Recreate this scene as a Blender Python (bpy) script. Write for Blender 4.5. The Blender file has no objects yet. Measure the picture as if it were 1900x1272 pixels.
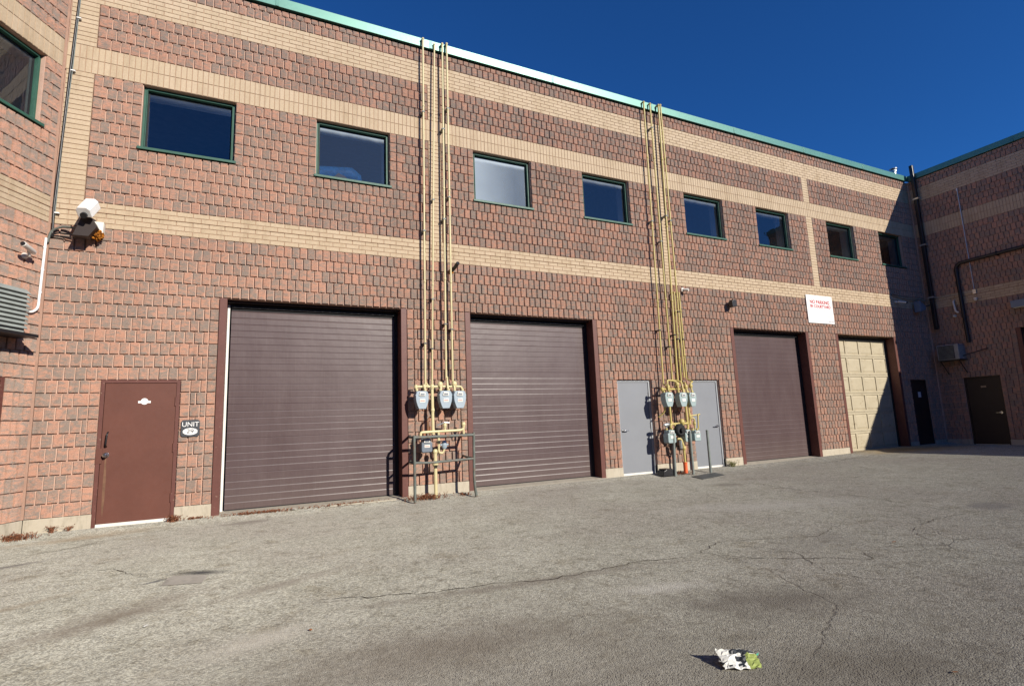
import bpy, math, random
from mathutils import Vector, Matrix
R = math.radians
rnd = random.Random(7)
sc = bpy.context.scene
col = sc.collection

# ------------------------------------------------------------ camera
yaw, pit, rol = 0.45674, 0.148807, -0.039623
fw = Vector((math.sin(yaw)*math.cos(pit), math.cos(yaw)*math.cos(pit), math.sin(pit)))
rt = Vector((math.cos(yaw), -math.sin(yaw), 0))
up = rt.cross(fw)
r2 = rt*math.cos(rol) + up*math.sin(rol)
u2 = -rt*math.sin(rol) + up*math.cos(rol)
cd = bpy.data.cameras.new('camera'); cam = bpy.data.objects.new('camera', cd); col.objects.link(cam)
cam.matrix_world = Matrix(((r2.x, u2.x, -fw.x, 0), (r2.y, u2.y, -fw.y, -10.1709), (r2.z, u2.z, -fw.z, 1.2864), (0, 0, 0, 1)))
cd.sensor_width = 36; cd.sensor_fit = 'HORIZONTAL'; cd.lens = 18.8705; cd.clip_start = 0.05; cd.clip_end = 900
sc.camera = cam
# ------------------------------------------------------------ sky and sun
SX, SZ = 0.38, 0.49            # the light travels (-SX, 1, -SZ)
az = math.atan2(SX, -1.0); el = math.atan2(SZ, math.hypot(SX, 1))
w = bpy.data.worlds.new('World'); sc.world = w; w.use_nodes = True
nt = w.node_tree; nt.nodes.clear()
sky = nt.nodes.new('ShaderNodeTexSky'); sky.sky_type = 'NISHITA'; sky.sun_disc = False
sky.sun_elevation = el; sky.sun_rotation = az; sky.altitude = 200; sky.air_density = 0.8; sky.dust_density = 0.1; sky.ozone_density = 4.0
bg = nt.nodes.new('ShaderNodeBackground'); bg.inputs[1].default_value = 0.062
wo = nt.nodes.new('ShaderNodeOutputWorld')
tn = nt.nodes.new('ShaderNodeMixRGB'); tn.blend_type = 'MULTIPLY'; tn.inputs[0].default_value = 1; tn.inputs[2].default_value = (.30, .92, 1.62, 1)   # deep clear autumn blue
nt.links.new(sky.outputs[0], tn.inputs[1]); nt.links.new(tn.outputs[0], bg.inputs[0]); nt.links.new(bg.outputs[0], wo.inputs[0])
sd = bpy.data.lights.new('sun', 'SUN'); sun = bpy.data.objects.new('sun', sd); col.objects.link(sun)
sd.energy = 5.0; sd.angle = R(0.5); sd.color = (1.0, 0.93, 0.82)
sun.rotation_euler = Vector((-SX, 1, -SZ)).to_track_quat('-Z', 'Y').to_euler()
sun.location = (10, -30, 20)
vs = sc.view_settings; vs.view_transform = 'Standard'; vs.look = 'None'; vs.exposure = 0.3; vs.gamma = 1

# ------------------------------------------------------------ material helpers
class NT:
    def __init__(s, name):
        s.m = bpy.data.materials.new(name); s.m.use_nodes = True
        s.t = s.m.node_tree; s.t.nodes.clear(); s.o = s.n('OutputMaterial')
    def n(s, kind, **kw):
        x = s.t.nodes.new('ShaderNode' + kind)
        for k, v in kw.items(): setattr(x, k, v)
        return x
    def l(s, a, b): s.t.links.new(a, b)
    def val(s, sock, v):
        if isinstance(v, (int, float, tuple, list)):
            if sock.type == 'RGBA' and len(v) == 3: v = tuple(v) + (1,)
            sock.default_value = v
        else: s.l(v, sock)
    def co(s, kind='Object'):
        if not hasattr(s, 'tc'): s.tc = s.n('TexCoord')
        return s.tc.outputs[kind]
    def mapping(s, sc=(1, 1, 1), rot=(0, 0, 0), src=None):
        m = s.n('Mapping'); s.l(src or s.co(), m.inputs[0]); m.inputs['Scale'].default_value = sc; m.inputs['Rotation'].default_value = rot
        return m.outputs[0]
    def noise(s, scale, detail=4, rough=.55, vec=None, dist=0):
        x = s.n('TexNoise'); s.l(vec or s.co(), x.inputs['Vector'])
        x.inputs['Scale'].default_value = scale; x.inputs['Detail'].default_value = detail; x.inputs['Roughness'].default_value = rough; x.inputs['Distortion'].default_value = dist
        return x.outputs[0]
    def ramp(s, fac, a, b, ca=(0, 0, 0), cb=(1, 1, 1)):
        r = s.n('ValToRGB'); s.l(fac, r.inputs[0]); e = r.color_ramp.elements
        e[0].position = a; e[1].position = b; e[0].color = tuple(ca) + (1,); e[1].color = tuple(cb) + (1,)
        return r.outputs[0]
    def mix(s, f, a, b, mode='MIX'):
        x = s.n('MixRGB', blend_type=mode); s.val(x.inputs[0], f); s.val(x.inputs[1], a); s.val(x.inputs[2], b)
        return x.outputs[0]
    def math(s, op, a, b=0.0, clamp=False):
        x = s.n('Math', operation=op, use_clamp=clamp); s.val(x.inputs[0], a); s.val(x.inputs[1], b)
        return x.outputs[0]
    def bump(s, h, strength, dist, nrm=None):
        b = s.n('Bump'); s.l(h, b.inputs['Height']); b.inputs['Strength'].default_value = strength; b.inputs['Distance'].default_value = dist
        if nrm: s.l(nrm, b.inputs['Normal'])
        return b.outputs[0]
    def pbsdf(s, color, rough=.7, metal=0.0, spec=.5, normal=None, dr=0.0):
        b = s.n('BsdfPrincipled'); s.val(b.inputs['Base Color'], color); s.val(b.inputs['Roughness'], rough); s.val(b.inputs['Metallic'], metal)
        b.inputs['Specular IOR Level'].default_value = spec
        if dr and 'Diffuse Roughness' in b.inputs: b.inputs['Diffuse Roughness'].default_value = dr
        if normal: s.l(normal, b.inputs['Normal'])
        s.l(b.outputs[0], s.o.inputs[0]); return b

def paint(name, c, rough=.5, spec=.5, metal=0.0, wear=.25, dirt=None, scale=6, bump=.15, wearc=None):
    t = NT(name)
    n1 = t.noise(scale, 6, .6); n2 = t.noise(scale*9, 3)
    dark = tuple(x*(1-wear) for x in c); light = tuple(min(1, x*(1+wear*.5)) for x in c)
    k = t.mix(t.ramp(n1, .3, .7), dark, light)
    if dirt: k = t.mix(t.ramp(t.noise(scale*.8, 8, .7), .52, .72), k, dirt)
    if wearc: k = t.mix(t.ramp(t.noise(scale*4, 8, .75), .62, .66), k, wearc)
    rr = t.math('ADD', t.math('MULTIPLY', n2, .2), rough-.1)
    t.pbsdf(k, rr, metal, spec, t.bump(t.noise(scale*12, 3), bump, .002))
    return t.m

# ------------------------------------------------------------ materials
def mat_block():
    t = NT('split_face_block')
    g = t.n('NewGeometry'); ri = g.outputs['Random Per Island']
    v = t.mapping((6, 6, 13))
    n1 = t.noise(1.6, 6, .62, v, .6)
    f = t.math('ADD', n1, t.math('MULTIPLY', t.math('SUBTRACT', ri, .5), .17))
    c = t.mix(t.ramp(f, .38, .60), (.55, .322, .235), (.325, .266, .228))
    fine = t.noise(90, 3, .6)
    c = t.mix(t.ramp(fine, .3, .7), t.mix(1, c, (.72, .70, .68), 'MULTIPLY'), t.mix(1, c, (1.12, 1.1, 1.08), 'MULTIPLY'))
    big = t.ramp(t.noise(.6, 5, .65), .3, .7, (.86, .85, .85), (1.08, 1.07, 1.06))
    c = t.mix(t.ramp(t.noise(1.5, 6, .7, t.mapping((2.2, 2.2, .22))), .55, .78), c, t.mix(1, c, (.74, .72, .72), 'MULTIPLY'))
    c = t.mix(1, c, big, 'MULTIPLY')
    h = t.math('ADD', t.noise(28, 8, .7, t.mapping((1, 1, 1.8))), t.math('MULTIPLY', t.noise(120, 4), .35))
    t.pbsdf(c, .92, 0, .12, t.bump(h, .8, .012), dr=.8); return t.m
def mat_mortar(name, ca, cb):
    t = NT(name); c = t.mix(t.ramp(t.noise(5, 6, .7), .3, .7), ca, cb)
    c = t.mix(t.ramp(t.noise(140, 2), .3, .7), t.mix(1, c, (.8, .8, .8), 'MULTIPLY'), c)
    t.pbsdf(c, .95, 0, .1, t.bump(t.noise(160, 4), .5, .003)); return t.m
def mat_brick():
    t = NT('buff_brick'); g = t.n('NewGeometry'); ri = g.outputs['Random Per Island']
    c = t.mix(ri, (.49, .385, .262), (.53, .42, .295))
    c = t.mix(t.ramp(t.noise(30, 6, .7), .35, .7), t.mix(1, c, (.86, .85, .84), 'MULTIPLY'), c)
    c = t.mix(t.ramp(t.noise(110, 3), .68, .74), c, (.3, .2, .12))
    c = t.mix(t.ramp(t.noise(1.5, 7, .72, t.mapping((2.6, 2.6, .3))), .50, .78), c, t.mix(1, c, (.70, .66, .62), 'MULTIPLY'))
    c = t.mix(t.ramp(t.noise(.7, 5, .7), .55, .75), c, t.mix(1, c, (.86, .84, .8), 'MULTIPLY'))
    t.pbsdf(c, .85, 0, .2, t.bump(t.noise(100, 4), .4, .003)); return t.m
def mat_concrete(name, a, b, bs=.4):
    t = NT(name); c = t.mix(t.ramp(t.noise(3, 8, .7), .3, .7), a, b)
    c = t.mix(t.ramp(t.noise(2, 7, .75, t.mapping((4, 4, 1))), .5, .72), c, tuple(x*.72 for x in a))
    c = t.mix(t.ramp(t.noise(9, 6, .8), .64, .72), c, tuple(x*.6 for x in a))
    t.pbsdf(c, .85, 0, .2, t.bump(t.noise(60, 6, .7), bs, .006)); return t.m
def mat_glass(name, top_pale=.1, film=False, dirt=.02, spec=1.9):
    t = NT(name)
    tr = t.n('BsdfTransparent'); tr.inputs[0].default_value = (.9, .93, .95, 1)
    gl = t.n('BsdfGlossy'); gl.inputs[0].default_value = (.95, .97, 1, 1); gl.inputs['Roughness'].default_value = .01
    t.l(t.bump(t.noise(1.1, 3), .10, .05), gl.inputs['Normal'])
    fr = t.n('Fresnel'); fr.inputs[0].default_value = spec
    mx = t.n('MixShader'); t.l(fr.outputs[0], mx.inputs[0]); t.l(tr.outputs[0], mx.inputs[1]); t.l(gl.outputs[0], mx.inputs[2])
    df = t.n('BsdfDiffuse'); df.inputs[0].default_value = (.34, .40, .46, 1)
    sx = t.n('SeparateXYZ'); t.l(t.co(), sx.inputs[0])
    mz = t.n('MapRange', interpolation_type='SMOOTHSTEP'); t.l(t.math('ADD', sx.outputs[2], t.math('MULTIPLY', t.noise(5, 3), .05)), mz.inputs[0])
    for i_, v_ in ((1, 7.07), (2, 7.20), (3, 0.0), (4, top_pale)): mz.inputs[i_].default_value = v_  # pale diffuse layer grows towards the top edge of the pane
    spots = t.ramp(t.noise(15, 6, .8), .735, .765)
    f = t.math('ADD', t.math('ADD', t.math('MULTIPLY', spots, .2), dirt), mz.outputs[0], True)
    if film:
        mr = t.n('MapRange'); t.l(sx.outputs[0], mr.inputs[0]); mr.inputs[1].default_value = 4.2; mr.inputs[2].default_value = 5.3; mr.inputs[3].default_value = .80; mr.inputs[4].default_value = .30
        f = t.math('ADD', f, t.math('ADD', mr.outputs[0], t.math('MULTIPLY', t.math('SUBTRACT', t.noise(1.4, 4, .5), .5), .25)), True)
    m2 = t.n('MixShader'); t.l(f, m2.inputs[0]); t.l(mx.outputs[0], m2.inputs[1]); t.l(df.outputs[0], m2.inputs[2])
    t.l(m2.outputs[0], t.o.inputs[0]); return t.m
def mat_garage():
    t = NT('brown_steel_door')
    n = t.noise(2.2, 5, .6, t.mapping((1, 1, .35)))
    c = t.mix(t.ramp(n, .3, .7), (.072, .045, .046), (.088, .058, .059))
    st = t.noise(3, 6, .7, t.mapping((26, 26, .6)))
    c = t.mix(t.ramp(st, .5, .9), c, (.11, .08, .078))
    sz = t.n('SeparateXYZ'); t.l(t.co(), sz.inputs[0]); lo = t.n('MapRange'); t.l(t.math('ADD', sz.outputs[2], t.math('MULTIPLY', t.noise(3, 7, .75), -.9)), lo.inputs[0])
    for i_, v_ in ((1, -.25), (2, .25), (3, .16), (4, 0.0)): lo.inputs[i_].default_value = v_
    c = t.mix(lo.outputs[0], c, (.17, .14, .115))
    c = t.mix(t.ramp(t.noise(14, 8, .8, t.mapping((1, 1, .5))), .66, .72), c, (.16, .12, .115))
    t.pbsdf(c, t.math('ADD', t.math('MULTIPLY', n, .10), .34), 0, .45, t.bump(t.noise(220, 2), .1, .001, t.bump(t.noise(1.6, 3), .35, .02))); return t.m
def mat_cream_door():
    t = NT('cream_wood_door')
    c = t.mix(t.ramp(t.noise(2.5, 6, .7), .3, .7), (.40, .345, .24), (.46, .40, .285))
    c = t.mix(t.ramp(t.noise(4, 8, .8, t.mapping((1, 1, 2.4))), .55, .72), c, (.22, .165, .09))
    t.pbsdf(c, .6, 0, .3, t.bump(t.noise(40, 5), .3, .004)); return t.m
def mat_pipe(name, c, rust=.62):
    t = NT(name)
    k = t.mix(t.ramp(t.noise(5, 5, .7), .35, .7), tuple(x*.85 for x in c), c)
    k = t.mix(t.ramp(t.noise(9, 8, .8), rust, rust+.05), k, (.2, .1, .05))
    t.pbsdf(k, .42, 0, .5, t.bump(t.noise(60, 4), .2, .002)); return t.m
def mat_nest():
    t = NT('rusty_orange_foam'); c = t.mix(t.ramp(t.noise(40, 5), .35, .65), (.12, .04, .01), (.62, .23, .03))
    t.pbsdf(c, .9, 0, .1, t.bump(t.noise(70, 5), 1, .02)); return t.m

def mat_ground():
    t = NT('worn_asphalt')
    P = t.co()
    # aggregate
    vo = t.n('TexVoronoi'); t.l(P, vo.inputs['Vector']); vo.inputs['Scale'].default_value = 110
    vo2 = t.n('TexVoronoi'); t.l(P, vo2.inputs['Vector']); vo2.inputs['Scale'].default_value = 42
    big = t.noise(.28, 5, .6); mid = t.noise(1.3, 7, .68); fine = t.noise(24, 6, .75)
    base = t.mix(t.ramp(mid, .3, .7), (.318, .308, .262), (.395, .384, .334))
    base = t.mix(t.ramp(big, .45, .68), base, (.31, .29, .255))
    stone = t.n('SeparateColor'); t.l(vo.outputs['Color'], stone.inputs[0])
    base = t.mix(t.ramp(stone.outputs[0], .15, .95), t.mix(1, base, (.60, .60, .60), 'MULTIPLY'), t.mix(1, base, (1.32, 1.31, 1.28), 'MULTIPLY'))
    base = t.mix(t.ramp(fine, .36, .52), t.mix(1, base, (.72, .70, .68), 'MULTIPLY'), base)
    pits = t.ramp(t.noise(48, 5, .75), .30, .37)
    base = t.mix(pits, (.10, .09, .08), base)
    base = t.mix(t.ramp(t.noise(7, 9, .82), .51, .63), base, t.mix(1, base, (.66, .64, .61), 'MULTIPLY'))
    base = t.mix(t.ramp(t.noise(2.3, 8, .75), .56, .66), base, t.mix(1, base, (.80, .77, .72), 'MULTIPLY'))
    # worn darker zones and stains of the asphalt, plus one painted cast shadow
    def blob(cx, cy, rx, ry, ang, colr, amt, soft=.5, ns=3.0, nd=.5):
        nonlocal base
        m = t.n('Mapping'); t.l(P, m.inputs[0]); m.vector_type = 'TEXTURE'
        cx, cy = cx*1.039, -10.17+(cy+10.17)*1.039
        m.inputs['Location'].default_value = (cx, cy, 0); m.inputs['Rotation'].default_value = (0, 0, R(ang)); m.inputs['Scale'].default_value = (rx, ry, 1e3)
        ln = t.n('VectorMath', operation='LENGTH'); t.l(m.outputs[0], ln.inputs[0])
        d = t.math('ADD', ln.outputs['Value'], t.math('MULTIPLY', t.math('SUBTRACT', t.noise(ns, 6, .7), .5), nd*2))
        k = t.ramp(d, 1-soft, 1+soft*.2, (1, 1, 1), (0, 0, 0))
        base = t.mix(t.math('MULTIPLY', k, amt), base, colr)
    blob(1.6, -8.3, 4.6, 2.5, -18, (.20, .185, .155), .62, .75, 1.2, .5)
    blob(-.85, -5.1, 1.0, .30, 38, (.15, .125, .10), .75, .9, 5, .9)
    blob(.3, -4.9, .9, .16, 25, (.17, .145, .12), .6, .9, 5, .9)
    blob(2.1, -6.05, 1.9, .13, -6, (.17, .15, .125), .7, .9, 4, .8)
    blob(1.2, -6.95, 1.5, .42, -8, (.155, .135, .11), .75, .9, 5, 1.0)
    blob(3.25, -7.35, .95, .42, -25, (.145, .13, .11), .75, .9, 5, 1.0)
    blob(2.9, -8.3, 1.0, .35, -20, (.15, .135, .11), .7, .9, 6, 1.0)
    blob(-1.7, -4.4, .8, .10, 35, (.20, .165, .12), .6, .9, 4, .7)
    blob(5.2, -6.4, .9, .5, 10, (.19, .175, .155), .45, .9, 5, 1.0)
    blob(2.9, -6.75, .55, .18, -15, (.44, .42, .38), .6, .9, 6, .8)
    blob(.1, -6.2, .5, .2, 20, (.43, .40, .35), .5, .9, 6, .8)
    blob(-.38, -4.0, .34, .12, -28, (.03, .03, .035), .95, .9, 5, .30)
    blob(-.72, -4.12, .16, .05, 30, (.06, .06, .065), .8, .8, 5, .35)
    blob(-2.5, -2.6, .9, .10, 28, (.10, .09, .085), .8, .8, 4, .5)
    blob(.0, -1.05, .42, .2, 5, (.16, .14, .12), .75, .5, 5, .5)
    blob(8.1, -2.6, .35, .28, 0, (.16, .145, .12), .6, .5, 6, .3)
    blob(8.6, -6.4, .5, .3, 0, (.17, .16, .15), .7, .6, 4, .6)
    blob(17.6, -.7, 3.0, 1.1, -12, (.30, .20, .075), .85, .9, 2, .5)
    blob(-1.9, -.9, 1.2, .3, 12, (.22, .155, .09), .5, .9, 3, .8)
    blob(4.0, -8.75, .10, .28, -20, (.05, .045, .04), .8, .6, 9, .5)  # shadow of something outside the view, painted into the asphalt colour
    blob(6.5, -4.6, 2.2, .6, -20, (.40, .38, .35), .45, .9, 2, .6)
    # hairline cracks
    vc = t.n('TexVoronoi', feature='DISTANCE_TO_EDGE'); 
    dv = t.n('MixRGB'); dv.inputs[0].default_value = .22; t.l(P, dv.inputs[1]); nz = t.n('TexNoise'); nz.inputs['Scale'].default_value = 1.6; nz.inputs['Detail'].default_value = 8; nz.inputs['Roughness'].default_value = .65; t.l(P, nz.inputs['Vector']); t.l(nz.outputs['Color'], dv.inputs[2])
    t.l(dv.outputs[0], vc.inputs['Vector']); vc.inputs['Scale'].default_value = .62
    ck = t.ramp(vc.outputs['Distance'], .0, .006, (1, 1, 1), (0, 0, 0))
    ck = t.math('MULTIPLY', ck, t.ramp(t.noise(.35, 3), .5, .62))
    base = t.mix(t.math('MULTIPLY', ck, .45), base, (.09, .075, .06))
    h = t.math('ADD', t.math('MULTIPLY', vo.outputs['Distance'], -1.0), t.math('MULTIPLY', fine, .9))
    h = t.math('ADD', h, t.math('MULTIPLY', vo2.outputs['Distance'], -.6))
    h = t.math('SUBTRACT', h, t.math('MULTIPLY', ck, .8))
    t.pbsdf(base, .9, 0, .10, t.bump(h, .6, .010), dr=1.0); return t.m

M = {}
M['block'] = mat_block(); M['brick'] = mat_brick()
M['mortar'] = mat_mortar('pink_mortar', (.56, .36, .28), (.66, .46, .36))
M['joint'] = mat_mortar('brown_joint', (.36, .24, .165), (.44, .30, .21))
M['acgrey'] = paint('aged_grey_casing', (.30, .31, .31), .5, .4, 0, .15)
M['caulk'] = mat_mortar('corner_caulk', (.36, .22, .165), (.44, .28, .21))
M['streak'] = paint('thin_rust_streak', (.165, .085, .05), .6, .3, 0, .3, scale=9)
M['steel_line'] = paint('rusty_shelf_angle', (.22, .12, .07), .8, .2, 0, .3)
M['found'] = mat_concrete('cream_foundation', (.42, .37, .285), (.49, .44, .35))
M['sill'] = mat_concrete('concrete_apron', (.36, .32, .25), (.46, .42, .34))
M['green'] = paint('green_window_metal', (.035, .105, .075), .48, .3, 0, .2)
M['coping'] = paint('teal_coping_metal', (.075, .215, .17), .40, .8, 0.35, .1, scale=2, bump=.05)
GLF = [.10, .85, .9, .55, .40, .25, .06, .05]
for i_, f_ in enumerate(GLF): M['glass%d' % i_] = mat_glass('window_glass', f_, i_ == 2, (.0, .045, .02, .012, .012, .008, .004, .0)[i_])
M['glass'] = mat_glass('window_glass', .05)
M['white'] = paint('white_paint', (.8, .8, .78), .5, .4, 0, .08)
M['offwhite'] = paint('offwhite_plastic', (.72, .70, .64), .45, .4, 0, .12)
M['drywall'] = paint('white_drywall', (.8, .8, .8), .8, .2, 0, .05)
M['room'] = paint('dim_room', (.22, .22, .23), .9, .1, 0, .2)
M['garage'] = mat_garage(); M['cream'] = mat_cream_door()
M['jamb'] = paint('brown_red_jamb', (.125, .047, .037), .5, .35, 0, .15, wearc=(.3, .22, .16))
M['door'] = paint('brown_red_door', (.125, .047, .033), .48, .35, 0, .12, scale=2)
M['grey'] = paint('grey_door_paint', (.212, .224, .245), .5, .35, 0, .05, scale=2)
M['darkbrown'] = paint('dark_brown_door', (.03, .02, .018), .5, .35, 0, .15)
M['black'] = paint('black_plastic', (.012, .012, .014), .4, .5, 0, .2)
M['seal_and_shade'] = paint('dark_rubber_and_shade', (.018, .018, .02), .7, .3, 0, .2)
M['chrome'] = paint('steel_hardware', (.6, .6, .6), .25, .5, 1, .1)
M['galv'] = paint('galvanised_steel', (.55, .58, .58), .35, .5, .8, .15, scale=10)
M['pipeA'] = mat_pipe('cream_yellow_pipe', (.62, .54, .30), .70)
M['pipeB'] = mat_pipe('yellow_pipe', (.52, .42, .145), .70)
M['rustpipe'] = mat_pipe('rusty_pipe', (.30, .12, .06), .45)
M['meter'] = paint('blue_grey_meter', (.30, .37, .43), .45, .5, 0, .12, scale=12)
M['meterB'] = paint('green_grey_meter', (.30, .38, .38), .45, .5, 0, .12, scale=12)
M['dark_meter'] = paint('dark_blue_meter', (.13, .16, .20), .45, .5, 0, .12, scale=12)
M['pinkink'] = paint('faded_red_ink', (.62, .30, .28), .6, .3, 0, .1)
M['red'] = paint('red_ink', (.42, .04, .05), .6, .3, 0, .1)
M['frame'] = paint('silver_door_frame', (.38, .40, .42), .35, .5, .2, .05)
M['greyink'] = paint('faded_ink', (.60, .61, .64), .6, .3, 0, .05)
M['darkink'] = paint('dark_ink', (.2, .2, .22), .6, .3, 0, .05)
M['rail'] = paint('weathered_rail', (.13, .145, .13), .55, .4, 0, .3, dirt=(.20, .10, .05), scale=10)
M['bollard'] = paint('grey_green_bollard', (.19, .215, .20), .55, .35, 0, .25, scale=10)
M['plate'] = paint('dark_steel_plate', (.06, .065, .065), .5, .4, .3, .3)
M['slate'] = paint('slate_sign', (.05, .055, .065), .5, .4, 0, .15)
M['louver'] = paint('louver_grey', (.30, .33, .31), .45, .4, 0, .2)
M['orange'] = paint('orange_sleeve', (.75, .13, .04), .5, .4, 0, .15)
M['nest'] = mat_nest()
M['blue'] = paint('blue_tarpaulin', (.06, .34, .85), .5, .4, 0, .5, scale=14)
M['card'] = paint('cardboard', (.38, .27, .18), .8, .2, 0, .2)
M['weed'] = paint('dry_red_weed', (.26, .11, .06), .9, .1, 0, .4, scale=30)
M['weedg'] = paint('dry_green_weed', (.22, .22, .08), .9, .1, 0, .4, scale=30)
M['leaf'] = paint('dead_leaf', (.32, .13, .05), .8, .2, 0, .3)
M['roof'] = paint('roof_membrane', (.12, .12, .12), .9, .2, 0, .2)
M['litterw'] = paint('litter_white', (.72, .72, .66), .6, .3, 0, .1)
M['litterg'] = paint('litter_green', (.30, .36, .10), .6, .3, 0, .2, scale=30)
M['litterd'] = paint('litter_dark', (.03, .035, .04), .5, .4, 0, .2)
M['littert'] = paint('litter_teal', (.10, .50, .36), .5, .4, 0, .2)
M['crack'] = paint('crack_dirt', (.085, .07, .055), .95, .05, 0, .3, scale=20)
M['patch'] = mat_concrete('patch_concrete', (.42, .39, .33), (.50, .47, .40), .9)
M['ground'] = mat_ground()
M['litlens'] = paint('lamp_lens', (.7, .66, .5), .4, .4, 0, .1)
M['bluegrey'] = paint('blue_grey_metal', (.14, .19, .26), .45, .4, 0, .1)

# ------------------------------------------------------------ mesh builder
class MB:
    def __init__(s): s.v = []; s.f = []; s.m = []; s.slots = []; s.sm = []
    def slot(s, mat):
        if mat not in s.slots: s.slots.append(mat)
        return s.slots.index(mat)
    def add(s, vs, fs, mat, smooth=False):
        b = len(s.v); s.v += [tuple(x) for x in vs]; k = s.slot(mat)
        for f in fs: s.f.append(tuple(b+i for i in f)); s.m.append(k); s.sm.append(smooth)
    def quad(s, a, b, c, d, mat): s.add([a, b, c, d], [(0, 1, 2, 3)], mat)
    def box(s, x0, x1, y0, y1, z0, z1, mat, F=None):
        vs = [(x, y, z) for z in (z0, z1) for y in (y0, y1) for x in (x0, x1)]
        fs = [(0, 2, 3, 1), (4, 5, 7, 6), (0, 1, 5, 4), (2, 6, 7, 3), (0, 4, 6, 2), (1, 3, 7, 5)]
        if F: vs = [F(*v) for v in vs]
        s.add(vs, fs, mat)
    def tube(s, pts, r, mat, n=10, cap=True):
        pts = [Vector(p) for p in pts]; rings = []
        for i, p in enumerate(pts):
            if i == 0: d = pts[1]-p
            elif i == len(pts)-1: d = p-pts[i-1]
            else: d = (pts[i+1]-p).normalized() + (p-pts[i-1]).normalized()
            d.normalize()
            a = Vector((0, 0, 1)) if abs(d.z) < .9 else Vector((0, 1, 0))
            if i == 0: u = d.cross(a).normalized()
            else: u = (pu - d*pu.dot(d)).normalized()
            pu = u; v = d.cross(u)
            rr = r[i] if isinstance(r, (list, tuple)) else r
            rings.append([p + (u*math.cos(2*math.pi*k/n) + v*math.sin(2*math.pi*k/n))*rr for k in range(n)])
        vs = [q for ring in rings for q in ring]; fs = []
        for i in range(len(pts)-1):
            for k in range(n):
                k2 = (k+1) % n; fs.append((i*n+k, i*n+k2, (i+1)*n+k2, (i+1)*n+k))
        s.add(vs, fs, mat, True)
        if cap:
            s.add(rings[0], [tuple(reversed(range(n)))], mat); s.add(rings[-1], [tuple(range(n))], mat)
    def prism(s, poly, y0, y1, mat, F=None):
        # poly in (x, z), extruded along y
        n = len(poly); vs = [(x, y0, z) for x, z in poly] + [(x, y1, z) for x, z in poly]
        if F: vs = [F(*v) for v in vs]
        fs = [tuple(range(n)), tuple(reversed(range(n, 2*n)))] + [(i, i+n, (i+1) % n+n, (i+1) % n) for i in range(n)]
        s.add(vs, fs, mat)
    def build(s, name, parent=None, bevel=0, fix=True):
        me = bpy.data.meshes.new(name); me.from_pydata(s.v, [], s.f)
        for mt in s.slots: me.materials.append(M[mt] if isinstance(mt, str) else mt)
        me.polygons.foreach_set('material_index', s.m); me.polygons.foreach_set('use_smooth', s.sm)
        me.update()
        o = bpy.data.objects.new(name, me); col.objects.link(o)
        if parent is not None: o.parent = parent
        if bevel:
            b = o.modifiers.new('bevel', 'BEVEL'); b.width = bevel; b.segments = 2; b.limit_method = 'ANGLE'; b.angle_limit = R(40)
        return o
def arc(c, a, b, r, n=5):
    """rounded corner at c between directions towards a and b"""
    c, a, b = Vector(c), Vector(a), Vector(b); da = (a-c).normalized(); db = (b-c).normalized()
    p0 = c+da*r; p2 = c+db*r
    return [((1-t)**2)*p0 + 2*t*(1-t)*c + t*t*p2 for t in [i/(n-1) for i in range(n)]]
def path(pts, r=.06):
    out = [Vector(pts[0])]
    for i in range(1, len(pts)-1): out += arc(pts[i], pts[i-1], pts[i+1], min(r, (Vector(pts[i])-Vector(pts[i-1])).length*.45, (Vector(pts[i+1])-Vector(pts[i])).length*.45))
    return out + [Vector(pts[-1])]
def tag(o, label=None, cat=None, group=None, kind=None):
    if label: o['label'] = label
    if cat: o['category'] = cat
    if group: o['group'] = group
    if kind: o['kind'] = kind
    return o
def empty(name, loc=(0, 0, 0), label=None, cat=None, group=None):
    o = bpy.data.objects.new(name, None); col.objects.link(o); o.empty_display_size = .2
    o.location = loc
    return tag(o, label, cat, group)
def rel(mb, loc):
    L = Vector(loc); mb.v = [tuple(Vector(v)-L) for v in mb.v]; return mb
class Frame:
    """wall frame: (s, n, z) -> world, n outward"""
    def __init__(s, O, T): s.O = Vector(O); s.T = Vector(T).normalized(); s.N = Vector((s.T.y, -s.T.x, 0))
    def __call__(s, a, n, z): return s.O + s.T*a + s.N*n + Vector((0, 0, z))
    def box(s, mb, a0, a1, n0, n1, z0, z1, mat):
        # n0 < n1 ; mapped with y = -n so that winding stays outward
        mb.box(a0, a1, -n1, -n0, z0, z1, mat, lambda x, y, z: s(x, -y, z))
    def prism(s, mb, poly, n0, n1, mat): mb.prism(poly, -n1, -n0, mat, lambda x, y, z: s(x, -y, z))
FM = Frame((0, 0, 0), (1, 0, 0))
FR = Frame((21.2, 0, 0), (0, -1, 0))
FL = Frame((-2.85, 0, 0), (math.cos(R(61)), math.sin(R(61)), 0))

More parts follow.
